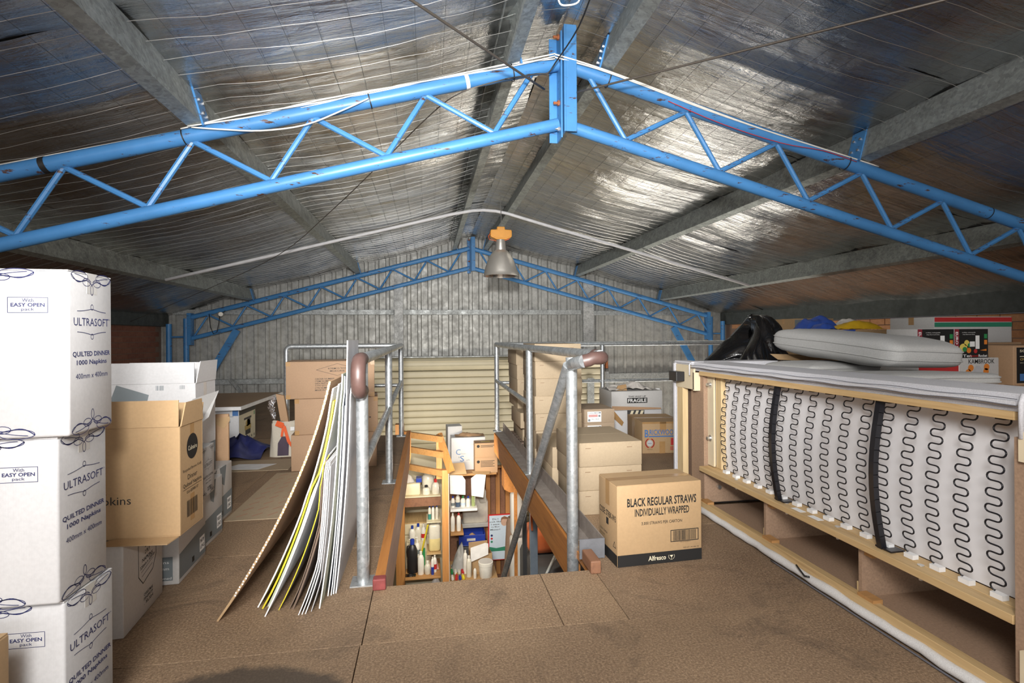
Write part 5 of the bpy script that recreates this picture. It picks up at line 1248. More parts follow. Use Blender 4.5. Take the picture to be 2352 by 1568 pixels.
# ================================================================== UNDER THE ROOF: LAMP, CONDUIT, CABLES
lp = thing('high_bay_lamp', 'aluminium high bay lamp with an orange gear housing', 'lamp', (0.838, 6.0, 1.785))
MB().lathe([(0.198, 0.0), (0.203, 0.006), (0.198, 0.012), (0.192, 0.045), (0.178, 0.105), (0.150, 0.185), (0.118, 0.245), (0.085, 0.285), (0.062, 0.298), (0.058, 0.305)], n=40, cap=False).build('shade', M['alu'], lp, smooth=50)
MB().lathe([(0.197, 0.002), (0.186, 0.045), (0.170, 0.105), (0.142, 0.185), (0.09, 0.26), (0.02, 0.28)], n=40, cap=False).build('reflector', M['aluin'], lp, smooth=60)
MB().lathe([(0.060, 0.295), (0.062, 0.31), (0.052, 0.40), (0.050, 0.418), (0.0, 0.418)], n=28, cap=False).build('neck', M['alu'], lp, smooth=50)
MB().lathe([(0.02, 0.11), (0.035, 0.14), (0.035, 0.2), (0.015, 0.27)], n=16).build('bulb', M['plaswhite'], lp, smooth=True)
hp = [(-0.055, 0.418), (0.055, 0.418), (0.118, 0.445), (0.124, 0.455), (0.124, 0.515), (0.115, 0.527), (0.046, 0.530), (0.042, 0.562), (-0.044, 0.562), (-0.048, 0.530), (-0.112, 0.527), (-0.121, 0.515), (-0.121, 0.455), (-0.115, 0.445)]
MB().prism([(x, -0.05, z) for x, z in hp], (0, 0.10, 0)).build('gear_housing', M['orange'], lp, bevel=.006)
MB().prism([(x * .88, -0.0505, 0.495 + (z - 0.495) * .80) for x, z in hp], (0, -0.004, 0)).build('cover', M['orange'], lp, bevel=.003)
MB().tube([(0, 0, 0.56), (0, 0, 0.60), (0.01, 0, 0.62), (0.0, 0, 0.93)], 0.004, 6).build('hook', M['boltz'], lp)
MB().tube([(-0.12, 0, 0.49), (-0.14, 0.01, 0.46), (-0.13, 0.0, 0.42), (0.0, 0.02, 0.40), (0.09, 0.0, 0.425), (0.115, 0, 0.45)], 0.003, 6).build('flex', M['orangecl'], lp, smooth=True)

yc = 6.55
cpts = [(-2.94, 1.765), (-2.0, 2.010), (-1.2, 2.218), (-0.4, 2.425), (0.3, 2.607)] + [(0.45, 2.638), (0.56, 2.660), (0.70, 2.672), (0.86, 2.664), (1.0, 2.640), (1.2, 2.585), (1.5, 2.505)] + [(1.84, 2.415), (2.3, 2.295), (2.82, 2.160), (3.5, 1.978), (4.31, 1.765)]
tag(MB().tube([(x, yc, z) for x, z in cpts], 0.019, 12).build('electrical_conduit', M['conduit'], smooth=True), 'pale grey conduit running under the purlins across the whole roof', 'conduit')
# bracing ropes and loose cables
def cable(name, label, pts, r, mat, cat='cable', n=6, sub=4):
    P_ = [Vector(p) for p in pts]; out = []
    for i in range(len(P_) - 1):
        a, b, c_, d_ = P_[max(i - 1, 0)], P_[i], P_[i + 1], P_[min(i + 2, len(P_) - 1)]
        for k in range(sub):
            t = k / sub; out.append(0.5 * ((2 * b) + (c_ - a) * t + (2 * a - 5 * b + 4 * c_ - d_) * t * t + (-a + 3 * b - 3 * c_ + d_) * t ** 3))
    out.append(P_[-1])
    return tag(MB().tube(out, r, n).build(name, M[mat], smooth=True), label, cat)
def beyond(a, b, k): a, b = Vector(a), Vector(b); return tuple(a + (b - a) * k)
ra, rb_ = (0.673, 2.960, 2.516), (-0.052, 2.050, 2.387)
cable('bracing_rope', 'dark steel bracing rope from the king plates over the napkin carton side', [ra, rb_, beyond(ra, rb_, 2.0)], 0.006, 'ropes')
ra, rb_ = (0.867, 2.960, 2.511), (1.990, 1.750, 2.390)
cable('bracing_rope', 'twisted steel bracing rope from the king plates over the sofa side', [ra, beyond(ra, rb_, .5), rb_, beyond(ra, rb_, 1.6)], 0.0055, 'ropes')
cable('black_flex', 'black flex hanging from the ridge onto the king plates', [(0.797, 2.350, 2.777), (0.805, 2.700, 2.739), (0.731, 2.930, 2.655), (0.694, 2.960, 2.610), (0.627, 2.980, 2.610), (0.449, 2.985, 2.570)], 0.0045, 'tapeblk')
cable('sagging_wire', 'thin dark wire sagging from the truss down to the eave beam', [(0.449, 2.985, 2.570), (0.200, 2.990, 2.480), (0.032, 3.350, 2.497), (-0.315, 4.000, 2.399), (-0.861, 5.000, 2.246), (-1.629, 6.200, 2.019), (-2.881, 7.600, 1.763), (-4.239, 8.400, 1.346)], 0.0036, 'ropes')
for i, (dz, dy, x1, lab) in enumerate(((0.040, -0.022, -1.28, 'first'), (0.030, -0.033, -1.24, 'second'), (0.049, -0.006, -2.2, 'third'))):
    cable('white_cable', 'white cable, %s of three lying along the truss top chord towards the napkin cartons' % lab, [(RX - 0.05, Y_NEAR - 0.068 + 0.006 * i, zr(RX) + 0.018 - 0.012 * i)] + [(x, Y_NEAR + dy + 0.006 * math.sin(x * 7 + i), zr(x) + dz + 0.010 * math.sin(x * 5 + i * 2)) for x in (0.45, 0.1, -0.3, -0.7, -1.0, x1)], 0.0042, 'cable')
cable('white_cable', 'white cable drooping below the truss top chord in a slack loop', [(-0.312, 2.985, 2.411), (-0.442, 2.985, 2.341), (-0.646, 2.985, 2.246), (-0.868, 2.985, 2.203), (-1.062, 2.985, 2.199), (-1.211, 2.985, 2.202)], 0.0042, 'cable')
for i, lab in enumerate(('first', 'second')):
    cable('white_cable', 'white cable, %s of two lying along the truss top chord towards the sofa' % lab, [(RX - 0.05, Y_NEAR - 0.068 + 0.006 * i, zr(RX) + 0.014 - 0.014 * i), (1.0, Y_NEAR - 0.052, zr(1.0) + 0.022 - .01 * i), (1.3, Y_NEAR - 0.040 - .004 * i, zr(1.3) + 0.026 - .012 * i), (1.7, Y_NEAR - 0.043, zr(1.7) + 0.010 - .008 * i), (2.1, Y_NEAR - 0.044, zr(2.1) + 0.004), (2.45, Y_NEAR - 0.040, zr(2.45) + 0.016), (2.7, Y_NEAR - 0.038, zr(2.7) + 0.026), (2.93, Y_NEAR - 0.02, zr(2.93) + 0.042)], 0.0046, 'cable')
cable('thin_red_wire', 'thin red and black wire loosely hung along the sofa side truss chord', [(1.45, Y_NEAR - 0.05, zr(1.45) - 0.03), (1.8, Y_NEAR - 0.05, zr(1.8) - 0.055), (2.2, Y_NEAR - 0.05, zr(2.2) - 0.045), (2.5, Y_NEAR - 0.05, zr(2.5) + 0.0), (2.75, Y_NEAR - 0.04, zr(2.75) + 0.01)], 0.0022, 'plasred')
cable('white_loop', 'loose white cable loop hanging under the ridge foil', [(0.560, 2.200, 2.577), (0.572, 2.200, 2.525), (0.608, 2.200, 2.521), (0.653, 2.200, 2.539), (0.667, 2.200, 2.587)], 0.004, 'cable')
def band(x, w, mat, name, label, r=0.0412):
    s = -1 if x < RX else 1; d = Vector((COSR, 0, -s * SINR)) * (w / 2); c_ = Vector((x, Y_NEAR, zr(x)))
    m = MB(); m.tube([c_ - d, c_ + d], r, 20, cap=False); tag(m.build(name, M[mat], smooth=40), label, 'tape' if 'tape' in name else 'cable tie')
band(-1.93, 0.028, 'tapeblk', 'black_tape', 'black tape wrapped round the truss chord over the napkin cartons', 0.0418)
band(0.235, 0.022, 'tapewht', 'white_tape', 'white tape wrapped round the truss chord near the ridge')
for x, lab in ((-1.27, 'beside the purlin cleat on the napkin side'), (-0.31, 'on the middle of the napkin side chord'), (0.50, 'on the chord just before the king plates'), (1.09, 'on the chord just beyond the king plates'), (2.70, 'beside the purlin cleat on the sofa side'), (3.80, 'far down the sofa side chord')):
    band(x, 0.007, 'tapeblk', 'cable_tie', 'black cable tie ' + lab, 0.0485 if x in (1.09, 2.70, 0.50) else 0.0425)
cm = thing('security_camera', 'small white security camera on the blue truss by the brick wall', 'camera', (-3.41, 9.42, 1.50))
MB().cyl((0, 0.0, 0), (0.05, -0.09, -0.01), 0.035, 14).build('housing', M['plaswhite'], cm, smooth=40); MB().cyl((-0.012, 0.02, 0.002), (0.0, 0.0, 0), 0.030, 14).build('lens', M['blackplastic'], cm); MB().tube([(0.03, -0.05, 0), (0.02, 0.1, 0.03), (0.0, 0.24, 0.06)], 0.008, 6).build('bracket', M['blackplastic'], cm)
MB().tube([(0.0, 0.02, -0.02), (-0.02, 0.02, -0.15), (-0.05, 0.02, -0.30), (-0.11, 0.03, -0.33), (-0.16, 0.05, -0.22), (-0.2, 0.1, 0.0)], 0.006, 6).build('lead', M['blackplastic'], cm, smooth=True)

# ================================================================== GROUND FLOOR STORE SEEN THROUGH THE STAIR WELL
YS = 7.2
# timber stud frame beside the stairs
fr = thing('stud_frame', 'orange timber stud frame on the ground floor beside the stairs', 'timber frame', (0.0, 6.85, GROUND))
A_, B_ = Vector((-0.34, 7.10 - 6.85, 0)), Vector((0.175, 6.60 - 6.85, 0))
for zz in (2.52, 2.33, 2.10): MB().bar(A_ + Vector((0, 0, zz)), B_ + Vector((0, 0, zz)), 0.045, 0.075).build('rail', M['timberx'], fr)
MB().box((0.165, -0.27, 0), (0.245, -0.18, 2.14)).build('post', M['timberz'], fr); MB().box((0.10, -0.14, 2.0), (0.17, -0.06, 2.55)).build('post', M['timberz'], fr)
MB().box((-0.42, 0.12, 0), (-0.31, 0.24, 2.66)).build('post', M['timberz'], fr)
MB().bar((0.13, -0.10, 2.56), (0.28, -0.30, 2.12), 0.05, 0.09).build('brace', M['timberz'], fr)
MB().box((0.246, -0.265, 0), (0.252, -0.185, 2.14)).build('plaster_edge', M['offwhite'], fr)
tag(MB().box((-0.43, 2.62, GROUND), (-0.335, 2.70, -0.24)).build('stair_post', M['timberz']), 'timber post under the loft joist by the stair flight', 'post')
# cream partition and fridge
tag(MB().box((-1.2, 8.02, GROUND), (0.35, 8.08, -0.62)).build('store_partition', M['cream']), 'cream painted partition behind the cleaning products', 'partition', kind='structure')
frg = thing('cream_fridge', 'cream fridge standing behind the cleaning products', 'fridge', (-0.287, 7.750, -2.969))
frg.location = (-0.24, 7.76, GROUND)
bm_obj('cabinet', box_body(0.62, 0.42, 1.18, 0.02), M['cream'], frg, 50); MB().box((-0.31, -0.235, 1.02), (0.31, -0.212, 1.17)).build('freezer_door', M['cream'], frg, bevel=.008); MB().box((-0.31, -0.235, 0.05), (0.31, -0.212, 1.005)).build('door', M['cream'], frg, bevel=.008); MB().box((-0.30, -0.24, 1.172), (0.30, 0.2, 1.19)).build('worktop', M['pine'], frg)
def shelf(name, label, x0, x1, y0, y1, z, t, mat): return tag(MB().box((x0, y0, z - t), (x1, y1, z)).build(name, M[mat], bevel=.003), label, 'shelf')
sA = (-0.368, 7.150, -1.031); zA = sA[2]
shelf('store_shelf', 'cream shelf carrying milky jugs on the ground floor', -0.46, 0.16, 7.12, 7.55, zA, 0.012, 'cream')
tag(MB().box((-0.46, 7.10, zA - 0.125), (0.16, 7.14, zA - 0.014)).build('shelf_rail', M['brownblock']), 'brown timber rail under the cream shelf', 'rail')
zB = (0.030, 7.100, -1.356)[2]; zC = (-0.143, 6.950, -2.000)[2]; zC2 = (0.027, 7.100, -1.774)[2]
shelf('store_shelf', 'short cream shelf with pump bottles beside the timber post', -0.03, 0.16, 7.05, 7.40, zB, 0.012, 'cream'); shelf('store_shelf', 'short shelf under the big milky jerry can', -0.03, 0.16, 7.05, 7.40, zC2, 0.014, 'pine')
shelf('store_shelf', 'timber shelf with the black bottle and white bottles', -0.305, 0.15, 6.87, 7.45, zC, 0.022, 'timberx')

def bottle(label, p, r, h, mat, cap=None, group='cleaning bottles on the store shelves', flat=1.0, liquid=None, handle=False, pump=False, lab=None, name='bottle', rz=0.0, rot=None):
    t = thing(name, label, 'bottle', p, rz, group, rot)
    hb = h - min(0.2 * h, r * 0.9) if cap else h; sh = hb - min(hb * 0.25, r * 1.3)
    m = MB().lathe([(r * .92, 0), (r, h * .02), (r, sh * .75), (r * .96, sh), (r * .62, sh + (hb - sh) * .7), (r * .34, sh + (hb - sh) * .85), (r * .32, hb)], n=16); m.v = [(x, y * flat, z) for x, y, z in m.v]
    b = m.build('body', M[mat], t, smooth=50)
    if liquid:
        m = MB().lathe([(r * .925, 0.001), (r * 1.012, h * .02), (r * 1.012, sh * .55)], n=16); m.v = [(x, y * flat, z) for x, y, z in m.v]; m.build('liquid', M[liquid], b, smooth=50)
    if cap: MB().lathe([(r * .42, hb - r * .1), (r * .42, h - r * .08), (r * .3, h)], n=14).build('cap', M[cap], t, smooth=50)
    if pump: MB().cyl((0, 0, h), (0, 0, h * 1.12), r * .1, 6).box((-r * .7, -r * .15, h * 1.10), (r * .2, r * .15, h * 1.16)).build('pump', M['plaswhite'], t)
    if handle: MB().tube([(r * .2, 0, hb * .95), (r * .9, 0, hb * .92), (r * 1.05, 0, hb * .72), (r * .9, 0, hb * .55)], r * .14, 8).build('handle', M[mat], t, smooth=True)
    if lab: m = MB().lathe([(r * 1.01, sh * .25), (r * 1.01, sh * .65)], n=16, cap=False); m.v = [(x, y * flat, z) for x, y, z in m.v]; m.build('label_band', M[lab], t, smooth=50)
    return t
# on the cream shelf
bottle('milky jug with a blue cap on the cream shelf', (-0.005, 7.43, zA), 0.085, 0.31, 'plasclear', 'plasblue', handle=True); bottle('milky jug with a red cap on the cream shelf', (0.095, 7.23, zA), 0.052, 0.20, 'plasclear', 'plasred', handle=True, rz=2); bottle('low milky jug with a black cap on the cream shelf', (-0.03, 7.23, zA), 0.052, 0.12, 'plasclear', 'blackplastic', handle=True, rz=1)
tag(bm_obj('cream_tub', box_body(0.30, 0.24, 0.16, 0.02), M['cream'], None, 50), 'cream storage tub on the cream shelf', 'tub').location = (-0.26, 7.30, zA)
crumple('clear_bag_bundle', 'bundled clear plastic bags on the cream tub', 'bag', (-0.30, 7.30, zA + 0.161), heap(31, 0.22, 0.2, 0.14), 'polybag')
tag(MB().box((-0.165, 7.22, zA + .161), (-0.09, 7.36, zA + .215)).build('blue_tray', M['plasblue'], bevel=.006), 'small navy tray beside the bundled clear bags', 'tray')
# short shelves
for i, (x, m1, lq) in enumerate(((0.012, 'plasclear', 'tealliq'), (0.058, 'plaswhite', None), (0.108, 'plasclear', None))): bottle(('pump bottle with teal liquid', 'white bottle with a dark label', 'milky bottle with a dark label')[i] + ' on the short cream shelf', (x, 7.16, zB), 0.021, 0.185, m1, 'plasblue', liquid=lq)
jc = thing('jerry_can', 'big milky jerry can half full of yellow liquid', 'jerry can', (0.075, 7.20, zC2))
b_ = bm_obj('body', box_body(0.15, 0.2, 0.36, 0.03), M['plasclear'], jc, 60); MB().tube([(-0.05, -0.03, 0.36), (-0.03, -0.03, 0.39), (0.03, -0.03, 0.39), (0.05, -0.03, 0.35)], 0.014, 8).build('handle', M['plasclear'], jc, smooth=True); bm_obj('liquid', box_body(0.153, 0.203, 0.20, 0.03), M['yelliq'], b_, 60)
# timber shelf
def pos(px_p): return (px_p[0], px_p[1], zC)
tag(MB().box((-0.30, 7.325, zC), (-0.03, 7.45, zC + 0.29)).build('step_box', M['cream']), 'cream step box lifting the back row of bottles', 'box')
tag(MB().box((-0.30, 7.17, zC), (-0.105, 7.30, zC + 0.14)).build('step_box', M['cream']), 'low cream step box under the pump bottles', 'box')
bottle('white bottle with a blue cap at the back of the timber shelf', (-0.225, 7.38, zC + .29), 0.042, 0.21, 'plaswhite', 'plasblue', flat=.7); bottle('cream bottle with a blue cap at the back of the timber shelf', (-0.145, 7.39, zC + .29), 0.042, 0.23, 'plasclear', 'plasblue', flat=.7)
bottle('white pump bottle behind the black bottle', (-0.24, 7.235, zC + .14), 0.040, 0.20, 'plaswhite', 'plaswhite', pump=True); bottle('white pump bottle with a printed badge behind the black bottle', (-0.155, 7.235, zC + .14), 0.040, 0.22, 'plaswhite', 'plaswhite', pump=True, lab='slate')
bottle('red labelled white bottle at the back of the timber shelf', (-0.07, 7.39, zC + .29), 0.035, 0.22, 'plaswhite', 'plaswhite', lab='plasred')
bk_ = bottle('tall black bottle with a blue cap and a handle', (-0.215, 7.05, zC), 0.068, 0.44, 'blackplastic', 'plasblue', flat=.75, handle=True, rz=PI)
crumple('black_bag_scrap', 'black plastic scrap at the foot of the black bottle', 'bag', (-0.235, 6.955, zC), heap(41, 0.13, 0.08, 0.03), 'binbag', 10, 8)
bottle('white curved bottle beside the black bottle', (-0.105, 6.98, zC), 0.042, 0.30, 'plaswhite', 'plaswhite', flat=.8); bottle('clear round bottle on the timber shelf', (-0.02, 6.98, zC), 0.040, 0.17, 'plasclear', 'plaswhite'); bottle('slim white tube bottle with a blue foot', (0.045, 6.94, zC), 0.019, 0.23, 'plaswhite', 'plaswhite', liquid='plasblue'); bottle('white tube with a red band on the timber shelf', (0.075, 7.02, zC), 0.026, 0.22, 'plaswhite', 'plaswhite', lab='plasred')
tag(MB().bar((-0.10, 7.10, zC + 0.22), (-0.01, 7.03, zC + 0.62), 0.026, 0.014).build('yellow_scoop', M['plasyellow'], bevel=.004), 'yellow plastic scoop handle leaning beside the jerry can', 'scoop')
tag(MB().lathe([(0.06, 0), (0.062, 0.12), (0.066, 0.125), (0.066, 0.15)], (-0.03, 7.25, zC), 18).build('cream_tub', M['cream'], smooth=50), 'small round cream tub behind the white curved bottle', 'tub')
tag(MB().box((-0.095, 7.16, zC + .001), (-0.05, 7.185, zC + .26)).build('green_carton', M['plasgreen']), 'narrow green packet behind the white curved bottle', 'box')
crumple('peach_cloth', 'peach coloured cloth behind the clear round bottle', 'cloth', (0.05, 7.12, zC), heap(47, 0.16, 0.10, 0.16), 'fruitpink', 12, 10)
crumple('plastic_drape', 'clear plastic sheet hanging under the timber shelf', 'sheet', (0.05, 6.98, zC - 0.20), heap(53, 0.30, 0.12, 0.15), 'polybag', 14, 10)
tag(bm_obj('grey_tub', box_body(0.30, 0.2, 0.40, 0.03), M['greyplastic'], None, 50), 'grey green tub on the floor under the timber shelf', 'tub').location = (-0.10, 7.12, GROUND)

# the bench at the other side of the timber post
bench_z = (0.510, 7.000, -2.103)[2]
bn = thing('store_bench', 'timber bench top on brackets with buckets and bottles', 'bench', (0.58, 7.2, GROUND)); MB().box((-0.31, -0.30, bench_z - GROUND - 0.03), (0.32, 0.35, bench_z - GROUND)).build('top', M['mdf'], bn)
for x in (-0.22, 0.22): MB().bar((x, 0.33, bench_z - GROUND - 0.5), (x, -0.22, bench_z - GROUND - 0.04), 0.02, 0.03).build('bracket', M['galv'], bn); MB().box((x - .02, 0.30, 0), (x + .02, 0.34, bench_z - GROUND - .03)).build('leg', M['timberz'], bn)
tag(MB().box((0.26, 7.72, GROUND), (1.22, 7.78, -0.62)).build('store_partition', M['brownblock']), 'brown timber lined partition behind the bench', 'partition', kind='structure')
for i, lb_ in enumerate(('paler batten beside the poster', 'dark batten next to the paler one', 'knotty batten between two dark ones', 'dark batten in the middle of the row', 'light batten beside the plywood box', 'last dark batten behind the plywood box')): tag(MB().box((0.76 + 0.072 * i, 7.69, GROUND + .3), (0.822 + 0.072 * i, 7.72, -0.66)).build('timber_batten', M['timberz' if i % 2 else 'brownblock']), 'upright timber ' + lb_ + ' on the partition', 'batten', 'timber battens on the partition')
# bucket, box, tubs on the bench
bu = thing('white_bucket', 'white plastic bucket with a pale lid on the bench', 'bucket', (0.745, 6.99, bench_z)); MB().lathe([(0.078, 0), (0.082, 0.005), (0.092, 0.155), (0.097, 0.158), (0.097, 0.185), (0.099, 0.20), (0.096, 0.205)], n=28).build('pail', M['plaswhite'], bu, smooth=50); MB().lathe([(0.088, 0.2055), (0.088, 0.212), (0.0, 0.212)], n=28, cap=False).build('lid', M['offwhite'], bu, smooth=50)
bottle('small white jar beside the white bucket', (0.60, 6.97, bench_z), 0.021, 0.13, 'plaswhite')
ob = open_carton('small_open_carton', 'small open kraft carton holding white cards on the bench', 0.28, 0.24, 0.24, (0.70, 7.26, bench_z), 0.12, 'kraft', 'kraftin', {'back': (20, 0.08, 1)}); tag(MB().slab([(0.555, 7.10, bench_z + .16), (0.795, 7.13, bench_z + .235), (0.80, 7.16, bench_z + .37), (0.76, 7.155, bench_z + .385), (0.555, 7.13, bench_z + .34)], 0.006).build('white_card', M['foamwhite']), 'white cards sticking out of the small open carton', 'card')
bt = thing('blue_tub', 'royal blue plastic crate on the bench', 'tub', (0.63, 7.555, bench_z + 0.245))
MB().box((-0.21, -0.12, 0), (0.16, 0.12, 0.012)).box((-0.21, -0.12, 0.012), (0.16, -0.108, 0.15)).box((-0.21, 0.108, 0.012), (0.16, 0.12, 0.21)).box((-0.21, -0.108, 0.012), (-0.198, 0.108, 0.19)).box((0.148, -0.108, 0.012), (0.16, 0.108, 0.17)).build('crate', M['plasblue'], bt, bevel=.004); MB().box((-0.10, -0.1215, 0.07), (0.02, -0.1205, 0.105)).build('sticker', M['offwhite'], bt)
tag(bm_obj('grey_storage_box', box_body(0.44, 0.26, 0.24, 0.012), M['darkgrey'], None, 50), 'dark grey storage box under the royal blue crate', 'box').location = (0.62, 7.555, bench_z)
def lumps(name, label, cat, x0, x1, y0, y1, z, h, mat, seed): return crumple(name, label, cat, ((x0 + x1) / 2, (y0 + y1) / 2, z), heap(seed, x1 - x0, y1 - y0, h), mat, 16, 14)
lumps('work_glove', 'grey work gloves heaped beside the royal blue crate', 'gloves', 0.30, 0.52, 7.18, 7.42, bench_z + 0.0, 0.36, 'greyplastic', 61); lumps('brown_paper', 'crumpled brown paper behind the royal blue crate', 'paper', 0.50, 0.72, 7.47, 7.64, bench_z + .258, 0.13, 'kraft2', 67)
rg = random.Random(12)
cols = ('plaswhite', 'plasred', 'plasblue', 'plasyellow', 'plasgreen', 'plaswhite', 'plasclear', 'red')
for i in range(8):
    x, y = 0.305 + 0.048 * (i % 4), 6.93 + 0.17 * (i // 4)
    bottle('small %s tube lying in the heap at the bench end' % ('white', 'red', 'blue', 'yellow', 'green', 'ivory', 'milky', 'scarlet')[i % 8], (x, y, bench_z + 0.022), 0.018, 0.10 + 0.05 * rg.random(), cols[i % 8], cols[(i + 2) % 8], group='small tubes heaped on the bench', name='small_tube', rot=(-1.45, 0.0, rg.uniform(-0.12, 0.12)))
bottle('clear spray bottle tipped forward on the bench', (0.525, 7.03, bench_z), 0.036, 0.28, 'plasclear', 'plaswhite'); bottle('white spray bottle behind the clear one', (0.485, 7.14, bench_z), 0.030, 0.31, 'plaswhite', 'plaswhite')
# wall shelf with bottles
sD = (0.413, 7.100, -1.205); zD = sD[2]
shelf('wall_shelf', 'small white wall shelf crowded with bottles', 0.285, 0.645, 7.05, 7.45, zD, 0.034, 'foamwhite')
for x, r, h, m1, c1, lq, lb in ((0.325, 0.026, 0.15, 'plaswhite', 'plasblue', None, 'slate'), (0.390, 0.031, 0.19, 'plasclear', 'plaswhite', 'blueliq', None), (0.460, 0.034, 0.15, 'plaswhite', 'plasgreen', None, 'lightblue'), (0.530, 0.030, 0.14, 'plaswhite', 'plasblue', None, None), (0.600, 0.026, 0.22, 'greenliq', 'plasgreen', None, None)):
    bottle({0.325: 'white bottle with a blue nozzle', 0.390: 'clear bottle with blue liquid', 0.460: 'white tub with a green lid', 0.530: 'white bottle with a violet lid', 0.600: 'green detergent bottle'}[x] + ' on the white wall shelf', (x, 7.15, zD), r, h, m1, c1, liquid=lq, lab=lb)
shelf('wall_shelf', 'short timber wall shelf below the white one', 0.285, 0.46, 7.05, 7.4, (0.317, 7.100, -1.526)[2], 0.03, 'timberx'); zE = (0.317, 7.100, -1.526)[2]
bottle('white pump bottle on the short timber wall shelf', (0.32, 7.15, zE), 0.030, 0.24, 'plaswhite', 'plaswhite', pump=True); bottle('white spray bottle with a red trigger on the short timber wall shelf', (0.40, 7.15, zE), 0.030, 0.24, 'plaswhite', 'plasred', pump=True)
# appliance, papers, cartons on top
gm = thing('beige_appliance', 'bulky beige plastic appliance on the wall behind the bench', 'appliance', (0.66, 7.58, (0.551, 7.500, -1.645)[2] + 0.06)); bm_obj('housing', box_body(0.36, 0.2, 0.36, 0.05), M['beigeplastic'], gm, 60); MB().box((-0.20, -0.12, -0.03), (0.2, 0.1, 0.03)).build('tray', M['greyplastic'], gm, bevel=.008); bm_obj('spout', box_body(0.10, 0.12, 0.2, 0.03), M['beigeplastic'], gm, 60).location = (0.1, -0.06, 0.3)
zT = (0.665, 7.000, -0.706)[2]
shelf('top_shelf', 'timber top shelf carrying the cleaning cartons', 0.26, 0.895, 6.95, 7.685, zT - 0.004, 0.03, 'timberx')
for pts, lab, mat in (([(0.275, 6.930, -0.710), (0.440, 6.930, -0.729), (0.479, 6.930, -0.788), (0.478, 6.930, -0.983), (0.279, 6.930, -0.960)], 'white paper sheet pinned under the top shelf by the timber post', 'foamwhite'), ([(0.554, 6.930, -0.769), (0.629, 6.930, -0.715), (0.750, 6.930, -0.733), (0.713, 6.930, -1.030), (0.558, 6.930, -0.998)], 'white paper sheet hanging under the brown cartons', 'foamwhite')):
    tag(MB().slab(pts, 0.002).build('paper_sheet', M[mat]), lab, 'paper', 'papers hanging under the top shelf')
for pts, lab in (([(0.258, 6.900, -0.554), (0.462, 6.900, -0.552), (0.488, 6.800, -0.675), (0.259, 6.800, -0.675)], 'kraft flap hanging from the top shelf below the white carton'), ([(0.565, 6.920, -0.670), (0.807, 6.920, -0.681), (0.788, 6.860, -0.699), (0.577, 6.860, -0.695)], 'kraft flap lying under the small brown cartons')):
    tag(MB().slab(pts, 0.006).build('kraft_flap', M['kraft']), lab, 'cardboard', 'kraft flaps on the top shelf')
cs = carton('tissue_carton', 'white tissue carton with blue script lettering on the top shelf', 0.46, 0.24, 0.44, (0.535, 7.245, zT + 0.0), 0.0, 'white', None, False)
F = faces_of(0.46, 0.24, 0.44); p = Print(*F['front'])
p.text('C', 0.095, 0.245, 0.062, 0.075, 0.0); p.text('S', 0.145, 0.155, 0.055, 0.075, 0.0); p.done(cs, M['blueink'])
p = Print(*F['front']); p.text('lean', 0.165, 0.222, 0.06, 0.022); p.text('&', 0.105, 0.175, 0.02, 0.02); p.text('oft', 0.225, 0.135, 0.05, 0.022); p.text('Chlorine free', 0.34, 0.345, 0.15, 0.016); p.done(cs, M['greyink'])
crumple('brown_wrap', 'crumpled brown wrapping paper on the white tissue carton', 'paper', (0.56, 7.24, zT + .441), heap(71, 0.40, 0.2, 0.045), 'kraft2', 16, 10)
carton('tall_white_carton', 'tall white carton behind the tissue carton', 0.20, 0.22, 0.55, (0.36, 7.49, zT), 0.1, 'white', None)
for i in range(2):
    sc_ = carton('small_brown_carton', ('small brown carton with print, lower of two on the top shelf', 'small brown carton with yellow tape, upper of two on the top shelf')[i], 0.30, 0.20 - 0.06 * 0, (0.205, 0.19)[i], (0.755, 7.018 - 0.004 * i, zT + 0.2055 * i), 0.0, 'kraft2', None)
    p = Print(*faces_of(0.30, 0.20, 0.19)['front']); [p.rect(0.075, 0.155 - .018 * k, 0.26 - .02 * (k % 2), 0.162 - .018 * k) for k in range((5, 2)[i])]; p.disc(0.045, 0.150, 0.02, 0.02); p.done(sc_, M['black'], 'print')
    if i: Print(*faces_of(0.30, 0.20, 0.19)['top'], lift=.001).rect(0.09, 0.08, 0.21, 0.12).done(sc_, M['plasyellow'], 'tape')
    else: Print(*faces_of(0.30, 0.20, 0.205)['top'], lift=.001).rect(0.06, 0.005, 0.24, 0.03).done(sc_, M['tapeclear'], 'tape')
pg = carton('pale_green_carton', 'pale green carton at the end of the top shelf', 0.24, 0.22, 0.27, (1.03, 7.45, (0.943, 7.340, -0.714)[2]), 0.0, 'palegreenbox', None)
tag(MB().box((0.90, 7.30, pg.location.z - 0.03), (1.2, 7.69, pg.location.z - .001)).build('side_shelf', M['timberx']), 'timber shelf under the pale green carton', 'shelf')
ob_ = thing('orange_ply_box', 'bright orange plywood box hung beside the stair rail', 'box', (1.06, 6.6, (0.969, 6.500, -0.849)[2])); MB().prism([(-0.13, -0.12, 0.04), (-0.06, -0.12, 0.0), (0.14, -0.12, 0.0), (0.14, -0.12, 0.31), (-0.13, -0.12, 0.31)], (0, 0.22, 0)).build('shell', M['timber'], ob_)
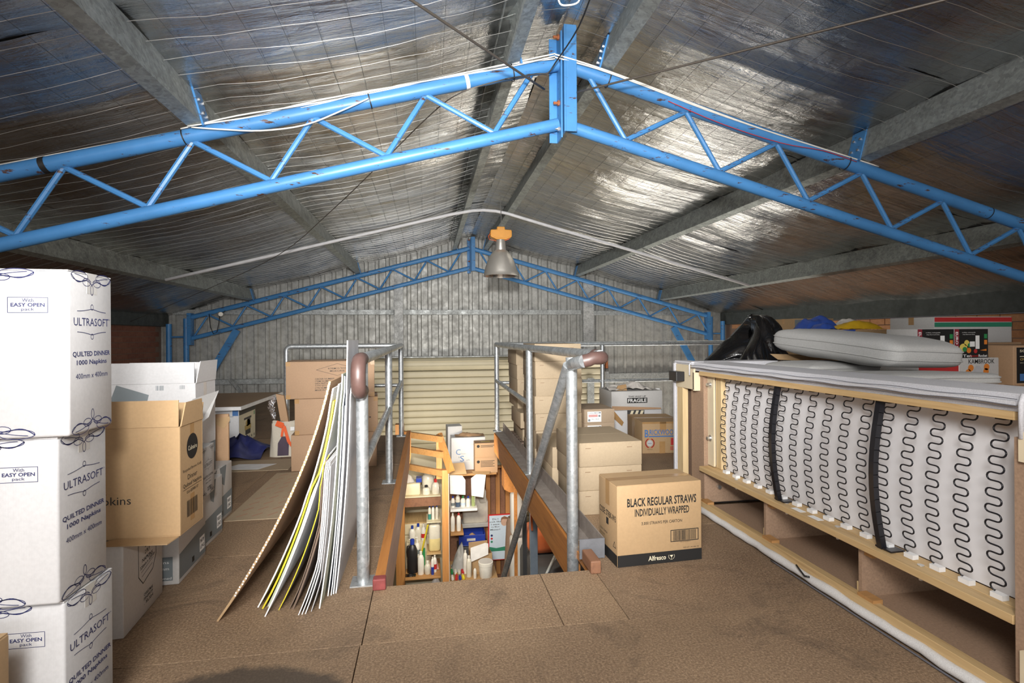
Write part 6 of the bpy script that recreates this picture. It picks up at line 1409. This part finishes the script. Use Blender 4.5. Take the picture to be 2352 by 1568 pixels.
# poster, rolls, pipes
ps = thing('framed_poster', 'red framed poster of a face with printed questions', 'poster', (0.985, 7.40, (0.873, 7.350, -2.070)[2]), 0.0, None, (0.06, 0, 0))
MB().box((-0.16, 0, 0), (0.16, 0.015, 0.66)).build('frame', M['plasred'], ps); MB().box((-0.145, -0.002, 0.01), (0.15, 0.0, 0.645)).build('sheet', M['lightblue'], ps)
p = Print((-0.145, -0.002, 0.01), (1, 0, 0), (0, 0, 1)); [p.text(s_, 0.085, 0.585 - 0.038 * k, 0.02 * len(s_), 0.022, 0.01) for k, s_ in enumerate(('Do I', 'look like', 'I want', 'my Mum', 'Mister?'))]; p.done(ps, M['darkgrey'])
Print((-0.145, -0.002, 0.01), (1, 0, 0), (0, 0, 1)).disc(0.215, 0.54, 0.05, 0.06).done(ps, M['skin'], 'portrait'); Print((-0.145, -0.002, 0.01), (1, 0, 0), (0, 0, 1), lift=.0012).poly([(0.163, 0.55), (0.17, 0.60), (0.215, 0.62), (0.262, 0.6), (0.268, 0.55), (0.25, 0.575), (0.19, 0.58)]).done(ps, M['brownblock'], 'portrait')
for k, mm in enumerate(('navy', 'red', 'green')): Print((-0.145, -0.002, 0.01), (1, 0, 0), (0, 0, 1)).disc(0.035, 0.35 - .045 * k, 0.016, 0.016).done(ps, M[mm], 'dot')
Print((-0.145, -0.002, 0.01), (1, 0, 0), (0, 0, 1)).poly([(0, 0.12), (0, 0.19), (0.1, 0.165), (0.295, 0.19), (0.295, 0.12)]).done(ps, M['green'], 'print')
zl = GROUND
rl = thing('wrapped_roll', 'tall dark roll wrapped in clear plastic beside the poster', 'roll', (1.03, 6.95, zl), 0, None, (0.0, 0.06, 0)); MB().lathe([(0.075, 0), (0.08, 0.02), (0.088, 1.30), (0.07, 1.38)], n=20).build('roll', M['chipd'], rl, smooth=50); MB().lathe([(0.05, 1.38), (0.03, 1.50), (0.0, 1.52)], n=10, cap=False).build('tied_end', M['binbag'], rl, smooth=50)
wr = thing('white_plastic_column', 'tall ivory plastic container stack beside the wrapped roll', 'container', (1.135, 6.75, zl)); bm_obj('lower', box_body(0.19, 0.2, 1.20, 0.04), M['offwhite'], wr, 60); bm_obj('upper', box_body(0.17, 0.2, 0.58, 0.05), M['offwhite'], wr, 60).location = (0.0, 0, 1.205)
tag(MB().box((1.01, 6.2, zl), (1.045, 6.24, -0.24)).build('orange_batten', M['timber']), 'thin orange timber batten standing behind the stair rail', 'batten')
sp_ = thing('scaffold_tube', 'vertical galvanised tube with stencilled white letters', 'pipe', (0.735, 4.45, -3.0 + 0.3)); MB().cyl((0, 0, 0), (0, 0, 1.70), 0.034, 20).build('tube', M['galv'], sp_, smooth=40); Print((-0.02, -0.0352, 1.10), (1, 0, 0), (0, 0, 1)).text('SWREMD', 0.02, 0.18, 0.20, 0.026, 0.02, rot=PI / 2).done(sp_, M['whiteink'])
tag(MB().box((1.005, 5.62, zl), (1.05, 5.66, -0.25)).build('black_post', M['darkgrey']), 'black steel post under the loft edge', 'post')
tag(MB().box((1.085, 5.60, zl), (1.165, 5.66, -0.25)).build('blue_grey_post', M['bluegrey']), 'blue grey steel post under the loft edge', 'post')
tag(MB().bar((1.045, 5.45, -0.30), (1.075, 5.45, -0.95), 0.02, 0.02).build('orange_strap', M['orangeveh']), 'orange strap hanging in front of the blue grey post', 'strap')
mc = thing('garden_machine', 'dark machine with an orange hood parked under the loft', 'machine', (1.55, 6.3, zl)); bm_obj('body', box_body(0.8, 0.9, 1.15, 0.08), M['darkgrey'], mc, 60); hb_ = bm_obj('hood', box_body(0.5, 0.4, 0.32, 0.09), M['orangeveh'], mc, 60); hb_.location = (-0.12, 0.1, 1.15); MB().tube([(-0.35, -0.42, 0.8), (-0.25, -0.5, 1.1), (-0.1, -0.4, 1.3)], 0.02, 8).build('handle', M['galvdull'], mc, smooth=True)
tag(MB().lathe([(0.16, 0), (0.17, 0.02), (0.18, 0.28), (0.165, 0.30)], (0.86, 6.45, zl), 24).build('white_basin', M['plaswhite'], smooth=50), 'round white basin on the ground floor near the bench', 'basin')
crumple('white_dust_sheet', 'white dust sheet spread over the floor below the poster', 'sheet', (0.72, 6.85, zl), heap(83, 0.30, 0.40, 0.25), 'offwhite', 18, 16)
